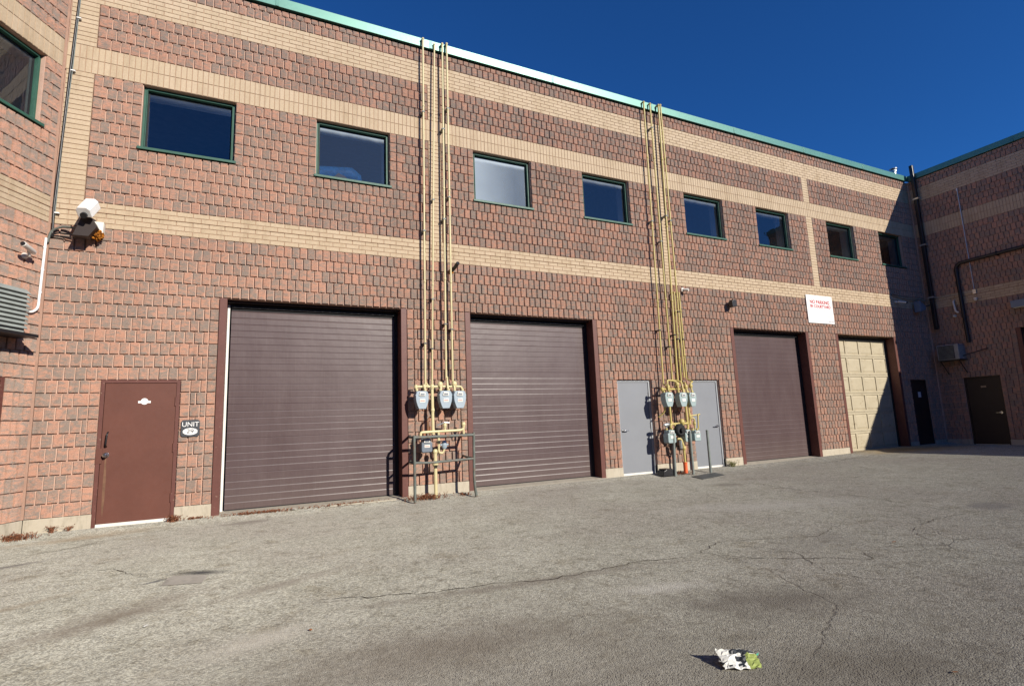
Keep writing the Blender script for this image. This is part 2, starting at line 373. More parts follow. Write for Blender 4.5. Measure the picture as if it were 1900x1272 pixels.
# ------------------------------------------------------------ masonry
ROWS = [('b', .2+.2*i, .4+.2*i) for i in range(17)] + [('b', 3.6+.204*i, 3.6+.204*(i+1)) for i in range(5)]
ROWS += [('r', 4.62+.084*i, 4.62+.084*(i+1)) for i in range(5)]
ROWS += [('b', 5.04+.2*i, 5.24+.2*i) for i in range(11)]
ROWS += [('s', 7.24, 7.48), ('s', 7.48, 7.72)]
ROWS += [('b', 7.72+.2*i, 7.92+.2*i) for i in range(4)]
ROWS += [('r', 8.52+.0833*i, 8.52+.0833*(i+1)) for i in range(6)]
ROWS += [('b', 9.02, 9.22), ('b', 9.22, 9.33)]
D = .036
def block(mb, F, a, b, z0, z1):
    j = lambda k: rnd.uniform(-k, k)
    g = .0108
    a += g+j(.001); b -= g+j(.001); z0 += .0065; z1 -= .0065+j(.0008)
    if b-a < .015: return
    i = .004; xs = (a+i, (a+b)/2+j(.01), b-i); zs = (z0+i, (z0+z1)/2+j(.015), z1-i)
    vs = [F(a, -D, z0), F(b, -D, z0), F(b, -D, z1), F(a, -D, z1)]
    tilt = j(.003); lift = j(.0035)
    ring = [F(a+j(.001), -.006+j(.0015), z0), F((a+b)/2, -.006, z0), F(b+j(.001), -.006+j(.0015), z0), F(b, -.006, (z0+z1)/2), F(b, -.006+j(.0015), z1), F((a+b)/2, -.006, z1), F(a, -.006+j(.0015), z1), F(a, -.006, (z0+z1)/2)]
    fr = []
    for zi, z in enumerate(zs):
        for xi, x in enumerate(xs):
            fr.append(F(x+j(.002), lift + tilt*(xi-1) + (.004 if xi == 1 and zi == 1 else 0)+j(.0022), z+j(.002)))
    vs += ring + fr
    r = 4; f = 12
    fs = [(0, 1, r+2, r+1, r+0), (1, 2, r+4, r+3, r+2), (2, 3, r+6, r+5, r+4), (3, 0, r+0, r+7, r+6)]
    o = [f+0, f+1, f+2, f+5, f+8, f+7, f+6, f+3]
    for k in range(8): fs.append((r+k, r+(k+1) % 8, o[(k+1) % 8], o[k]))
    fs += [(f, f+1, f+4, f+3), (f+1, f+2, f+5, f+4), (f+3, f+4, f+7, f+6), (f+4, f+5, f+8, f+7)]
    mb.add(vs, fs, 'block')
def brick(mb, F, a, b, z0, z1, g=.0038):
    j = lambda k: rnd.uniform(-k, k)
    a += g; b -= g; z0 += g; z1 -= g
    if b-a < .02: return
    n = -.004+j(.0012); i = .003
    vs = [F(a, -.012, z0), F(b, -.012, z0), F(b, -.012, z1), F(a, -.012, z1), F(a+i, n, z0+i), F(b-i, n, z0+i), F(b-i, n, z1-i), F(a+i, n, z1-i)]
    mb.add(vs, [(0, 1, 5, 4), (1, 2, 6, 5), (2, 3, 7, 6), (3, 0, 4, 7), (4, 5, 6, 7)], 'brick')
def masonry(name, F, s0, s1, opens, strips, parent, ztop=9.33, joints=(), phase=0.0, detail=True):
    mb = MB()
    rows = [r for r in ROWS if r[2] <= ztop+.01]
    for ri, (kind, z0, z1) in enumerate(rows):
        zm = (z0+z1)/2
        holes = sorted([(a, b, 'o') for a, b, c, d in opens if c-.02 < zm < d+.02] + ([(a, b, 's') for a, b in strips if z0 > 5.0] if kind == 'b' and z0 < 9 else []) + ([(a-.001, b+.001, 'o') for a, b, c, d in []]))
        segs = []; cur = s0; lt = 'e'
        for a, b, ty in holes:
            if a > cur: segs.append((cur, a, lt, ty))
            cur = max(cur, b); lt = ty
        if cur < s1: segs.append((cur, s1, lt, 'e'))
        for a, b, la, lb in segs:
            if kind == 'r' and abs(z0-(4.62+.084*3)) < .01: F.box(mb, a, b, -.012, .003, z0-.006, z0+.004, 'steel_line')
            depth = -D if kind == 'b' else -.012
            mb.quad(F(a, depth, z0), F(b, depth, z0), F(b, depth, z1), F(a, depth, z1), 'mortar' if kind == 'b' else 'joint')
            if kind != 'b':   # little returns above and below the flush brick bands
                mb.quad(F(a, -D, z0), F(b, -D, z0), F(b, -.012, z0), F(a, -.012, z0), 'joint')
                mb.quad(F(a, -.012, z1), F(b, -.012, z1), F(b, -D, z1), F(a, -D, z1), 'joint')
            if kind == 'b':
                aa, bb = a, b
                if la == 'o' and b-a > .3: block(mb, F, aa, aa+.141, z0, z1); aa += .139
                if lb == 'o' and bb-aa > .2: block(mb, F, bb-.141, bb, z0, z1); bb -= .139
                W = .4/3; off = phase + (W/2 if ri % 2 else 0) + rnd.uniform(-.006, .006)
                x = math.floor((aa-off)/W)*W+off; cuts = [aa]
                while x < bb-.068:
                    if x > aa+.068: cuts.append(x)
                    x += W
                cuts.append(bb)
                for p, q in zip(cuts, cuts[1:]): block(mb, F, p, q, z0, z1)
            else:
                W = .24 if kind == 'r' else .0835; off = phase + (W/2 if (kind == 'r' and ri % 2) else 0)
                x = math.floor((a-off)/W)*W+off
                while x < b:
                    p, q = max(x, a), min(x+W, b)
                    if q-p > .03: brick(mb, F, p, q, z0, z1)
                    x += W
        if kind == 'b' and z0 > 5.0 and z0 < 9:
            for a, b in strips: # stacked half bricks are laid once per group of courses below
                pass
    for a, b in strips:
        for (c, d, nr) in ((5.04, 7.24, 26), (7.72, 8.52, 10)):
            if d > ztop: continue
            mb.quad(F(a, -.012, c), F(b, -.012, c), F(b, -.012, d), F(a, -.012, d), 'joint')
            for sd_, aa in ((1, a), (-1, b)):
                q = [F(aa, -D, c), F(aa, -.012, c), F(aa, -.012, d), F(aa, -D, d)]
                if sd_ < 0: q.reverse()
                mb.quad(*q, 'joint')
            h = (d-c)/nr
            for k in range(nr): brick(mb, F, a, b, c+k*h, c+(k+1)*h)
    # cap under coping and foundation course
    mb.quad(F(s0, -D, ztop), F(s1, -D, ztop), F(s1, -D, ztop+.02), F(s0, -D, ztop+.02), 'mortar')
    # reveals of the openings
    for a, b, c, d in opens:
        n1 = -.30
        for q, mt in (([F(a, -D, c), F(a, n1, c), F(a, n1, d), F(a, -D, d)], 'mortar'), ([F(b, n1, c), F(b, -D, c), F(b, -D, d), F(b, n1, d)], 'mortar'),
                      ([F(a, n1, d), F(b, n1, d), F(b, -D, d), F(a, -D, d)], 'mortar')):
            mb.quad(*q, mt)
        if c > 1: mb.quad(F(a, -D, c), F(b, -D, c), F(b, n1, c), F(a, n1, c), 'mortar')
    return mb.build(name, parent)
def foundation(F, s0, s1, opens, parent):
    cur = s0
    for a, b in sorted([(a, b) for a, b, c, d in opens if c < .1]) + [(s1, s1)]:
        if a-cur > .05:
            mb = MB(); F.box(mb, cur, a, -.3, -.003, -.3, .2, 'found'); mb.build('foundation', parent, .006)
        cur = b

# openings (s0, s1, z0, z1)
WX = [(-1.785, -.385), (1.0, 2.405), (4.24, 5.65), (7.07, 8.45), (10.3, 11.7), (13.05, 14.43), (16.22, 17.6), (18.955, 20.3)]
WZ = (6.05, 7.24)
G = [(-.51, 2.72), (3.94, 7.21), (11.53, 14.70), (15.96, 19.08)]
DR = [(-2.065, -1.02), (7.70, 8.70), (9.95, 10.93), (19.57, 20.53)]
OM = [(a, b) + WZ for a, b in WX] + [(a, b, -.05, 3.6) for a, b in G] + [(a, b, -.05, 2.2) for a, b in DR]
OR = [(.72, 1.70, -.05, 2.2), (2.30, 5.2, -.05, 3.6)]
OL = [(-1.72, -.30) + WZ, (-1.46, -.45, -.05, 2.2)]
B = empty('industrial_building', (9, 0, 0), 'long two-storey pink split-block building with buff brick bands and teal roof edge round the courtyard', 'building')
B.location = (0, 0, 0)
masonry('wall', FM, -2.85, 21.2, OM, [(-2.83, -2.46), (3.22, 3.49), (9.34, 9.60), (15.26, 15.54)], B)
masonry('wall', FR, 0.02, 5.6, OR, [], B, phase=.03)
masonry('wall', FR, 5.6, 15, [], [], B, ztop=5.04, phase=.03)
masonry('wall', FL, -6.0, -.02, OL, [], B, phase=.05)
FE = Frame((21.2, -5.6, 0), (1, 0, 0))
masonry('wall', FE, 0, 6, [], [], B, phase=.02)
foundation(FM, -2.85, 21.2, OM, B); foundation(FR, 0, 15, OR, B); foundation(FL, -6, 0, OL, B)
mb = MB(); mb.box(-2.885, -2.845, .004, .3, .2, 9.33, 'caulk'); mb.build('corner_joint', B, .008)
mb = MB(); mb.box(21.165, 21.24, -.03, .05, .2, 9.33, 'mortar'); mb.build('corner_joint', B, .008)
# roof slabs and rear, so that the building is a closed mass
mb = MB(); mb.box(-3.0, 27.2, .25, 7.0, 9.28, 9.34, 'roof'); mb.box(-3, 27.2, 6.7, 7.0, -.1, 9.28, 'roof')
mb.box(21.45, 27.2, -5.35, .25, 9.28, 9.34, 'roof'); mb.box(26.9, 27.2, -15, 7.0, -.1, 9.27, 'roof'); mb.box(21.4, 26.9, -15, -5.6, 4.9, 4.96, 'roof')
for z in (-.1, 9.27): pass
mb.add([(-2.9, .2, 9.3), (-5.9, -5.1, 9.3), (-9, -5.1, 9.3), (-9, 7, 9.3), (-3, 7, 9.3)], [(0, 4, 3, 2, 1)], 'roof')
mb.build('roof', B)
# thin backing wall between the rooms and the masonry (behind the reveals)
def backing(F, s0, s1, opens, z1):
    mb = MB(); xs = sorted({s0, s1} | {x for o in opens for x in o[:2]}); zs = sorted({-.1, z1} | {z for o in opens for z in o[2:]})
    for i in range(len(xs)-1):
        for k in range(len(zs)-1):
            xm, zm = (xs[i]+xs[i+1])/2, (zs[k]+zs[k+1])/2
            if any(a < xm < b and c < zm < d for a, b, c, d in opens): continue
            mb.quad(F(xs[i+1], -.3, zs[k]), F(xs[i], -.3, zs[k]), F(xs[i], -.3, zs[k+1]), F(xs[i+1], -.3, zs[k+1]), 'room')
    return mb.build('inner_wall', B)
backing(FM, -2.85, 21.5, OM, 9.3); backing(FR, -.3, 5.6, OR, 9.3); backing(FL, -6, .1, OL, 9.3)
mb = MB()
mb.box(-2.5, 21.3, .32, 6.6, 4.9, 5.0, 'room'); mb.box(-2.5, 21.3, 5.2, 5.3, 5.0, 9.2, 'room'); mb.box(-2.5, 21.3, .32, 5.2, 8.3, 8.36, 'room')
for x in (-.0, 3.35, 6.3, 9.4, 12.4, 15.4, 18.3): mb.box(x-.05, x+.05, .32, 5.2, 5.0, 8.3, 'room')
mb.box(-8, -2.95, 1.2, 1.3, -.1, 9.2, 'room'); FL.box(mb, -6, -.2, -2.2, -.34, 4.9, 5.0, 'room'); FL.box(mb, -6, -.2, -2.3, -2.2, 4.9, 9.2, 'room'); FL.box(mb, -6, -.2, -2.2, -.34, 8.3, 8.36, 'room')
mb.build('room_interior', B)

# unseen rest of the courtyard: plain block wings added to block the horizon glow
def unseen_plain_wing(name, x0, x1, y0, y1, h):
    m_ = MB(); m_.box(x0, x1, y0, y1, -.1, h, 'block'); o_ = m_.build(name, B)
    m_ = MB(); m_.box(x0-.06, x1+.06, y0-.06, y1+.06, h, h+.2, 'coping'); m_.build('coping', B); return o_  # coping of the added unseen wings
unseen_plain_wing('unseen_far_wing', -6.0, 27.0, -42, -33, 10.3); unseen_plain_wing('unseen_left_wing', -14, -5.95, -42, -5.4, 9.33); unseen_plain_wing('unseen_low_wing', 21.25, 27, -33, -15.02, 5.04)

# coping with joints
def coping(F, s0, s1, z, seg=3.05):
    mb = MB(); prof = [(-.40, z+.235), (-.40, z+.03), (-.38, z+.03), (-.38, z+.215), (.045, z+.195), (.045, z+.02), (.055, z+.005), (.062, z+.012), (.062, z+.21)]
    prof = [(.062, z+.215), (-.42, z+.25), (-.42, z+.05), (.03, z+.05), (.045, z+.035), (.055, z+.03)]
    x = s0
    while x < s1-.01:
        e = min(x+seg, s1); n = len(prof)
        a, b = x+.0015, e-.0015
        vs = [F(a, p, q) for p, q in prof] + [F(b, p, q) for p, q in prof]
        mb.add(vs, [tuple(range(n)), tuple(reversed(range(n, 2*n)))] + [(i, (i+1) % n, (i+1) % n+n, i+n) for i in range(n)], 'coping')
        if e < s1: F.box(mb, e-.03, e+.03, .0625, .066, z+.03, z+.217, 'coping')
        x = e
    return mb.build('coping', B, .003)
coping(FM, -2.8, 21.14, 9.33); coping(FR, 0.0, 5.66, 9.33); coping(FL, -6, -.03, 9.33); coping(FR, 5.7, 15, 5.04); coping(FE, 0, 6, 9.33)

# ------------------------------------------------------------ windows
def window(F, a, b, glass='glass', label=None):
    z0, z1 = WZ
    fr = MB(); wd = .045
    F.box(fr, a, a+wd, -.17, -.10, z0+.05, z1, 'green'); F.box(fr, b-wd, b, -.17, -.10, z0+.05, z1, 'green')
    F.box(fr, a+wd, b-wd, -.17, -.10, z1-wd, z1, 'green'); F.box(fr, a+wd, b-wd, -.17, -.10, z0+.05, z0+.10, 'green')
    # glazing lip that stands forward at the inner edge of the frame
    F.box(fr, a+wd, a+wd+.012, -.16, -.078, z0+.10, z1-wd, 'green'); F.box(fr, b-wd-.012, b-wd, -.16, -.078, z0+.10, z1-wd, 'green')
    F.box(fr, a+wd+.012, b-wd-.012, -.16, -.078, z1-wd-.012, z1-wd, 'green')
    w_ = fr.build('window', B, .004)
    if label: w_['label'] = label
    s = MB(); F.prism(s, [(a-.035, z0+.002), (b+.035, z0+.002), (b+.035, z0+.048), (a-.035, z0+.048)], -.0, .028, 'green')
    F.box(s, a+.001, b-.001, -.17, .0, z0+.03, z0+.05, 'green'); s.build('sill', w_, .004)
    p = MB(); p.quad(F(a+wd, -.155, z0+.1), F(b-wd, -.155, z0+.1), F(b-wd, -.155, z1-wd), F(a+wd, -.155, z1-wd), glass); p.build('pane', w_)
    r = MB(); k_ = .022
    F.box(r, a+wd+.012, a+wd+.012+k_, -.154, -.145, z0+.10, z1-wd-.012, 'seal_and_shade'); F.box(r, b-wd-.012-k_, b-wd-.012, -.154, -.145, z0+.10, z1-wd-.012, 'seal_and_shade'); F.box(r, a+wd+.012+k_, b-wd-.012-k_, -.154, -.145, z1-wd-.012-k_, z1-wd-.012, 'seal_and_shade'); r.build('gasket', w_)
    r = MB()
    F.box(r, a+.0, a+wd, -.42, -.171, z0+.06, z1-.02, 'drywall'); F.box(r, b-wd-.03, b, -.95 if F is FL else -.42, -.171, z0+.06, z1-.02, 'drywall')
    F.box(r, a+wd, b-wd-.03, -.42, -.171, z1-wd-.03, z1-.02, 'drywall'); F.box(r, a+wd, b-wd-.03, -.46, -.171, z0+.06, z0+.098, 'drywall')
    r.build('inner_reveal', w_)
    return w_
for i, (a, b) in enumerate(WX): window(FM, a, b, 'glass%d' % i, 'window with milky film behind the glass' if i == 2 else None)
window(FL, OL[0][0], OL[0][1])

# ------------------------------------------------------------ doors
def man_door(F, a, b, mat, jmat, rec, hand, top=2.2, label=None, closer=False):
    t = .05; lf = MB()
    F.box(lf, a+t+.004, b-t-.004, -rec-.045, -rec, .045, top-t-.004, mat)
    d = lf.build('door', B, .003)
    if label: d['label'] = label
    f = MB(); n = -.006 if rec < .05 else -rec+.02
    F.box(f, a, a+t, -.2, n, -.02, top, jmat); F.box(f, b-t, b, -.2, n, -.02, top, jmat); F.box(f, a+t, b-t, -.2, n, top-t, top, jmat)
    f.build('door_frame', d, .003)
    s = MB(); F.box(s, a+t+.001, b-t-.001, -.2, -rec+.014, -.01, .045, 'offwhite' if mat in ('door', 'grey') else 'galv'); s.build('threshold', d, .003)
    h = MB(); hx = a+t+.07 if hand < 0 else b-t-.07
    sgn = 1 if hand < 0 else -1
    return d, hx, sgn
d, hx, sg = man_door(FM, *DR[0], 'door', 'jamb', .02, -1, label='brown red steel door with a white sticker and a rust streak under its knob')
h = MB(); h.tube([FM(hx, -.02, 1.055), FM(hx, .03, 1.055)], .016, 'chrome'); h.tube([FM(hx, .02, 1.055), FM(hx, .035, 1.055), FM(hx, .06, 1.055), FM(hx, .07, 1.055)], [.02, .034, .034, .018], 'chrome', 14)
h.tube([FM(hx, -.02, 1.055), FM(hx, -.012, 1.055)], .042, 'chrome', 14); h.build('knob', d)
h = MB(); h.tube(path([FM(hx+.01, -.02, 1.40), FM(hx+.012, .05, 1.38), FM(hx, .05, 1.20), FM(hx, -.02, 1.18)], .03), .011, 'black'); h.build('pull_handle', d)
h = MB(); FM.box(h, hx-.125, hx-.045, -.018, -.003, .93, 1.16, 'door'); h.build('latch_guard', d, .003)
for z in (.35, 1.12, 1.85):
    h = MB(); h.tube([FM(DR[0][1]-.055, -.012, z-.07), FM(DR[0][1]-.055, -.012, z+.07)], .011, 'jamb'); h.build('hinge', d)
h = MB(); n_ = 20
ov = [(-1.495+.050*math.cos(2*math.pi*k/n_), 1.86+.05*math.sin(2*math.pi*k/n_)) for k in range(n_)]
FM.prism(h, list(ov), -.019, -.0175, 'white'); FM.box(h, -1.578, -1.412, -.0192, -.0168, 1.833, 1.868, 'white')
FM.box(h, -1.56, -1.43, -.0166, -.0162, 1.846, 1.854, 'greyink'); h.build('sticker', d)
h = MB(); FM.prism(h, [(hx-.008, 1.02), (hx+.008, 1.02), (hx+.022, .70), (hx+.020, .35), (hx+.006, .12), (hx-.010, .30), (hx-.014, .65)], -.0198, -.0192, 'streak'); h.build('rust_streak', d)
def lever(F, x, z, sgn, par, n):
    m = MB(); m.tube([F(x, n, z), F(x, n+.012, z)], .035, 'chrome', 14); m.tube(path([F(x, n, z), F(x, n+.06, z), F(x+sgn*.13, n+.055, z)], .02), .012, 'chrome'); m.build('lever_handle', par)
for i, hs in ((1, -1), (2, 1)):
    d, hx, sg = man_door(FM, *DR[i], 'grey', 'frame', .09, hs); lever(FM, hx, 1.02, sg, d, -.09)
    for z in (.35, 1.12, 1.85):
        h = MB(); xx = DR[i][1]-.052 if hs < 0 else DR[i][0]+.052
        h.tube([FM(xx, -.078, z-.06), FM(xx, -.078, z+.06)], .01, 'chrome'); h.build('hinge', d)
d, hx, sg = man_door(FM, *DR[3], 'darkbrown', 'darkbrown', .06, 1)
h = MB(); FM.box(h, 20.0, 20.16, -.058, -.055, 1.62, 1.80, 'greyink'); h.build('notice', d)
d, hx, sg = man_door(FR, .72, 1.70, 'darkbrown', 'darkbrown', .06, 1); lever(FR, hx, 1.03, sg, d, -.06)
h = MB(); FR.box(h, 1.15, 1.29, -.058, -.055, 1.84, 1.90, 'card'); h.build('notice', d)
d, hx, sg = man_door(FL, -1.46, -.45, 'door', 'jamb', .02, -1)
for z in (.35, 1.12, 1.85):
    h = MB(); h.tube([FL(-.52, -.008, z-.06), FL(-.52, -.008, z+.06)], .012, 'chrome'); h.build('hinge', d)

def garage(F, a, b, kind, top=3.6, split=None, label=None):
    jw = .115; rec = .29
    if kind == 'brown':
        ns = 6; z0, z1 = .045, 3.56; h = (z1-z0)/ns
        root = MB()
        F.box(root, a+jw+.075, b-jw-.075, -rec-.06, -rec-.03, .05, 3.55, 'seal_and_shade'); g = root.build('garage_door', B)
        for k in range(ns):
            s = MB(); c0 = z0+k*h; plain = split and k in split
            # cross-section (n, z): four shallow ribs, tongue line at the section joint
            pr = [(-.03, c0+.0003), (-.003, c0+.0005)]
            nr = 5
            for q in range(nr):
                u0 = c0+.006+(h-.012)*q/nr; u1 = c0+.006+(h-.012)*(q+1)/nr; dp = .002 if plain else .0062
                pr += [(0, u0+.002), (0, u1-.020), (-dp, u1-.003), (-dp*.9, u1-.001)] if q < nr-1 else [(0, u0+.002), (0, u1-.002)]
            pr += [(-.003, c0+h-.0006), (-.03, c0+h-.0003)]
            n_ = len(pr); x0, x1 = a+jw+.062, b-jw-.062
            vs = [F(x0, -rec+p, q) for p, q in pr] + [F(x1, -rec+p, q) for p, q in pr]
            s.add(vs, [(i, i+n_, i+1+n_, i+1) for i in range(n_-1)], 'garage')
            s.f = [tuple(reversed(f)) for f in s.f]
            s.build('door_section', g)
    else:
        root = MB(); F.box(root, a+jw+.05, b-jw-.05, -rec-.05, -rec-.035, .05, 3.55, 'cream'); g = root.build('garage_door', B)
        ns = 6; z0, z1 = .045, 3.56; h = (z1-z0)/ns; x0, x1 = a+jw+.062, b-jw-.062; pw = (x1-x0)/4
        for k in range(ns):
            s = MB(); c0 = z0+k*h+.004; c1 = z0+(k+1)*h-.004; st = .062
            F.box(s, x0, x1, -rec-.034, -rec, c0, c0+st, 'cream'); F.box(s, x0, x1, -rec-.034, -rec, c1-st, c1, 'cream')
            for q in range(5):
                xa = x0+q*pw-(st/2 if 0 < q < 4 else 0) - (st if q == 4 else 0); F.box(s, xa, xa+st, -rec-.034, -rec-.001, c0+st, c1-st, 'cream')
            for q in range(4):
                xa, xb = x0+q*pw+st*.5, x0+(q+1)*pw-st*.5; za, zb = c0+st, c1-st; i_ = .06
                ya, yb = -rec-.026, -rec-.010
                vs = [F(xa, ya, za), F(xb, ya, za), F(xb, ya, zb), F(xa, ya, zb), F(xa+i_, yb, za+i_), F(xb-i_, yb, za+i_), F(xb-i_, yb, zb-i_), F(xa+i_, yb, zb-i_)]
                s.add(vs, [(0, 1, 5, 4), (1, 2, 6, 5), (2, 3, 7, 6), (3, 0, 4, 7), (4, 5, 6, 7)], 'cream')
            s.build('door_section', g, .002)
    if label: g['label'] = label
    f = MB()
    F.box(f, a, a+jw, -rec-.05, .003, -.02, top-.001, 'jamb'); F.box(f, b-jw, b, -rec-.05, .003, -.02, top-.001, 'jamb')
    F.box(f, a+jw, b-jw, -rec-.05, -.14, top-.045, top-.001, 'darkbrown')
    f.build('door_frame', g, .006)
    t = MB(); ws = 'offwhite' if kind == 'brown' else 'cream'
    F.box(t, a+jw, a+jw+.038, -rec-.03, -rec+.03, .03, top-.055, ws); t.build('weather_strip', g, .003)
    t = MB(); F.box(t, b-jw-.06, b-jw, -rec-.03, -rec+.03, .03, top-.055, 'seal_and_shade'); t.build('weather_strip', g, .003)  # darker than the left strip: the jamb's shade is put into its colour
    t = MB(); F.box(t, a+jw+.06, b-jw-.06, -rec-.02, -rec+.05, top-.115, top-.055, 'seal_and_shade'); F.box(t, a+jw+.06, b-jw-.06, -rec-.02, -rec+.012, top-.15, top-.118, 'seal_and_shade')  # dark trim with the lintel's shade put into its colour
    t.build('header_shade_trim', g, .003)
    t = MB(); F.box(t, a+jw+.065, b-jw-.065, -rec-.025, -rec+.006, .018, .046, 'seal_and_shade'); t.build('bottom_seal', g)
    return g
garage(FM, *G[0], 'brown', label='brown ribbed roll-up door beside the unit sign')
garage(FM, *G[1], 'brown', split=(3,), label='brown ribbed roll-up door with smoother replacement panels in its middle')
garage(FM, *G[2], 'brown', split=(2, 3), label='brown roll-up door between the grey doors and the cream one')
garage(FM, *G[3], 'cream', label='old cream panelled overhead door half in shadow')
garage(FR, 2.30, 5.2, 'brown')
# concrete aprons in the door openings
for F, (a, b) in [(FM, g) for g in G] + [(FR, (2.3, 5.2))]:
    m = MB(); F.prism(m, [(0, 0)], 0, 0, 'sill') if 0 else None
    pr = [(.12, -.08), (.10, -.012), (-.0, .012), (-.34, .035), (-.34, -.05)]
    n_ = len(pr); x0, x1 = a+.002, b-.002
    vs = [F(x0, p, q) for p, q in pr] + [F(x1, p, q) for p, q in pr]
    m.add(vs, [tuple(range(n_)), tuple(reversed(range(n_, 2*n_)))] + [(i, (i+1) % n_, (i+1) % n_+n_, i+n_) for i in range(n_)], 'sill')
    m.f = [tuple(reversed(f)) for f in m.f]
    m.build('door_apron', B)

# ------------------------------------------------------------ ground
def sst(t): t = max(0, min(1, t)); return t*t*(3-2*t)
def H(x, y): return -.05*sst(-y/.42) + .085*sst((x-12)/9)
def GP(x, y): return x*1.039, -10.17+(y+10.17)*1.039
xs = [-400, -60] + [-14+i*.75 for i in range(60)] + [60, 400]
ys = [-400, -60] + [-36+i*1.0 for i in range(34)] + [-1.8, -1.4, -1.0, -.8, -.6, -.5, -.42, -.36, -.3, -.24, -.18, -.12, -.06, 0, .3, 20, 400]
m = MB(); nx = len(xs)
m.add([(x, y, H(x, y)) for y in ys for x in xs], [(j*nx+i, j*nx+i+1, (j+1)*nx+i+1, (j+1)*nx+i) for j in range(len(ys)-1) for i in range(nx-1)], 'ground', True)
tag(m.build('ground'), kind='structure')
def crack(pts, wmax, seed):
    rr = random.Random(seed); P = []; pts = [GP(*q) for q in pts]
    for i in range(len(pts)-1):
        a, b = Vector(pts[i]), Vector(pts[i+1]); n = max(3, int((b-a).length/.07)); d = (b-a).normalized(); p = Vector((-d.y, d.x))
        for k in range(n): P.append(a+(b-a)*k/n + p*rr.uniform(-.03, .03))
    P.append(Vector(pts[-1])); mb_ = MB(); vs = []
    for i, p in enumerate(P):
        q = P[min(i+1, len(P)-1)]-P[max(i-1, 0)]; q.normalize(); s = Vector((-q.y, q.x)); wd = wmax*rr.uniform(.15, 1)*(min(1, i/4+.1))*min(1, (len(P)-1-i)/4+.1)
        zz = H(p.x, p.y)+.004; vs += [(p.x+s.x*wd, p.y+s.y*wd, zz), (p.x-s.x*wd, p.y-s.y*wd, zz)]
    mb_.add(vs, [(2*i, 2*i+1, 2*i+3, 2*i+2) for i in range(len(P)-1)], 'crack')
    return tag(mb_.build('ground_crack'), kind='structure')
crack([(8.4, -2.2), (8.55, -2.9), (8.3, -4.0), (8.35, -4.7), (8.1, -5.6), (7.9, -6.3), (7.7, -7.2)], 0.0077, 1)
crack([(3.7, -6.3), (4.1, -6.5), (4.9, -7.1), (5.2, -6.8)], 0.0056, 2)
crack([(4.1, -6.5), (3.9, -6.1), (4.4, -5.9), (5.4, -6.3), (6.2, -6.0)], 0.0049, 3)
crack([(5.2, -6.8), (5.9, -7.2), (6.3, -6.7), (7.0, -6.5), (8.1, -6.5)], 0.0049, 4)
crack([(.5, -5.55), (.94, -5.72), (1.3, -5.85), (1.76, -5.9), (2.2, -6.05), (2.7, -6.08), (3.2, -6.05), (3.75, -6.15)], .0085, 5)
crack([(-1.7, -3.2), (-1.2, -3.3), (-.75, -4.0)], .006, 12)
crack([(-2.6, -1.9), (-2.0, -1.75), (-1.3, -1.1), (-.9, -.9)], .007, 13)
crack([(4.4, -5.9), (4.6, -6.6), (4.2, -7.2), (4.5, -7.7)], 0.0042, 6)
crack([(-2.2, -1.3), (-1.4, -.8), (-.7, -.55)], 0.0062, 7)
crack([(.6, -.6), (1.8, -.5), (2.6, -.55)], 0.0056, 8)
crack([(-2.9, -1.2), (-2.2, -1.3), (-1.6, -1.6)], 0.0042, 9)
crack([(11, -1.4), (13, -1.2), (14.5, -1.0), (16.5, -1.6)], 0.0104, 10)
m = MB(); rp_ = random.Random(3); base_ = [(-.66, -4.33), (-.34, -4.44), (-.30, -4.17), (-.36, -4.13), (-.60, -3.99), (-.64, -4.1)]; pp = []
for i_ in range(6):
    a_, b_ = Vector(base_[i_]), Vector(base_[(i_+1) % 6])
    for k in range(5): q = a_.lerp(b_, k/5); q = GP(q.x+rp_.uniform(-.008, .008), q.y+rp_.uniform(-.008, .008)); pp.append((q[0], q[1], -.045))
m.add(pp, [tuple(range(len(pp)))], 'patch')
tag(m.build('ground_patch'), kind='structure')

# ------------------------------------------------------------ gas pipes and meters
def elbow_ball(mb, p, r, mat):
    p = Vector(p); n = 5
    mb.tube([p+Vector((0, 0, -r)), p+Vector((0, 0, -r*.6)), p, p+Vector((0, 0, r*.6)), p+Vector((0, 0, r))], [r*.35, r*.85, r, r*.85, r*.35], mat, 10)
def coupling(mb, p, r, mat, ax='z'):
    d = {'z': Vector((0, 0, .03)), 'x': Vector((.03, 0, 0)), 'y': Vector((0, .03, 0))}[ax]; p = Vector(p)
    mb.tube([p-d, p-d*.8, p+d*.8, p+d], [r*.9, r*1.3, r*1.3, r*.9], mat, 10)
def riser(name, x0, z0, x1, z1, n, mat, label, group, clamps=(), r=.0205, hook=True, short=False):
    e = empty(name, (x0, -n, z0), label, 'pipe', group); m = MB()
    pts = [(x0, -n, z0), (x1, -n, z1)]
    if hook: pts += [(x1, -n, z1+.10), (x1, .42, z1+.14)]
    if short: pts += [(x1, -n, z1+.04), (x1, .05, z1+.04)]
    m.tube(path(pts, .07), r, mat)
    L = z1-z0
    for c in (.28, .55, .8):
        zz = z0+L*c; xx = x0+(x1-x0)*c; coupling(m, (xx, -n, zz), r, mat)
    if hook: elbow_ball(m, (x1, -n, z1+.09), r*1.45, mat)
    rel(m, (x0, -n, z0)).build('pipe', e)
    for zz in clamps:
        c = MB(); xx = x0+(x1-x0)*(zz-z0)/L
        c.box(xx-r*1.5, xx+r*1.5, -n-r*1.25, .03, zz-.014, zz+.014, 'bollard' if zz > 5 else 'black'); rel(c, (x0, -n, z0)).build('clamp', e, .002)
    return e
gl = 'yellow gas risers up to the roof on the near pier'
riser('gas_riser_pipe', 3.04, 2.10, 3.10, 9.40, .12, 'pipeA', 'straight cream-yellow gas riser, leftmost of the pipes between the two big brown doors', gl, (2.9, 5.2, 7.8))
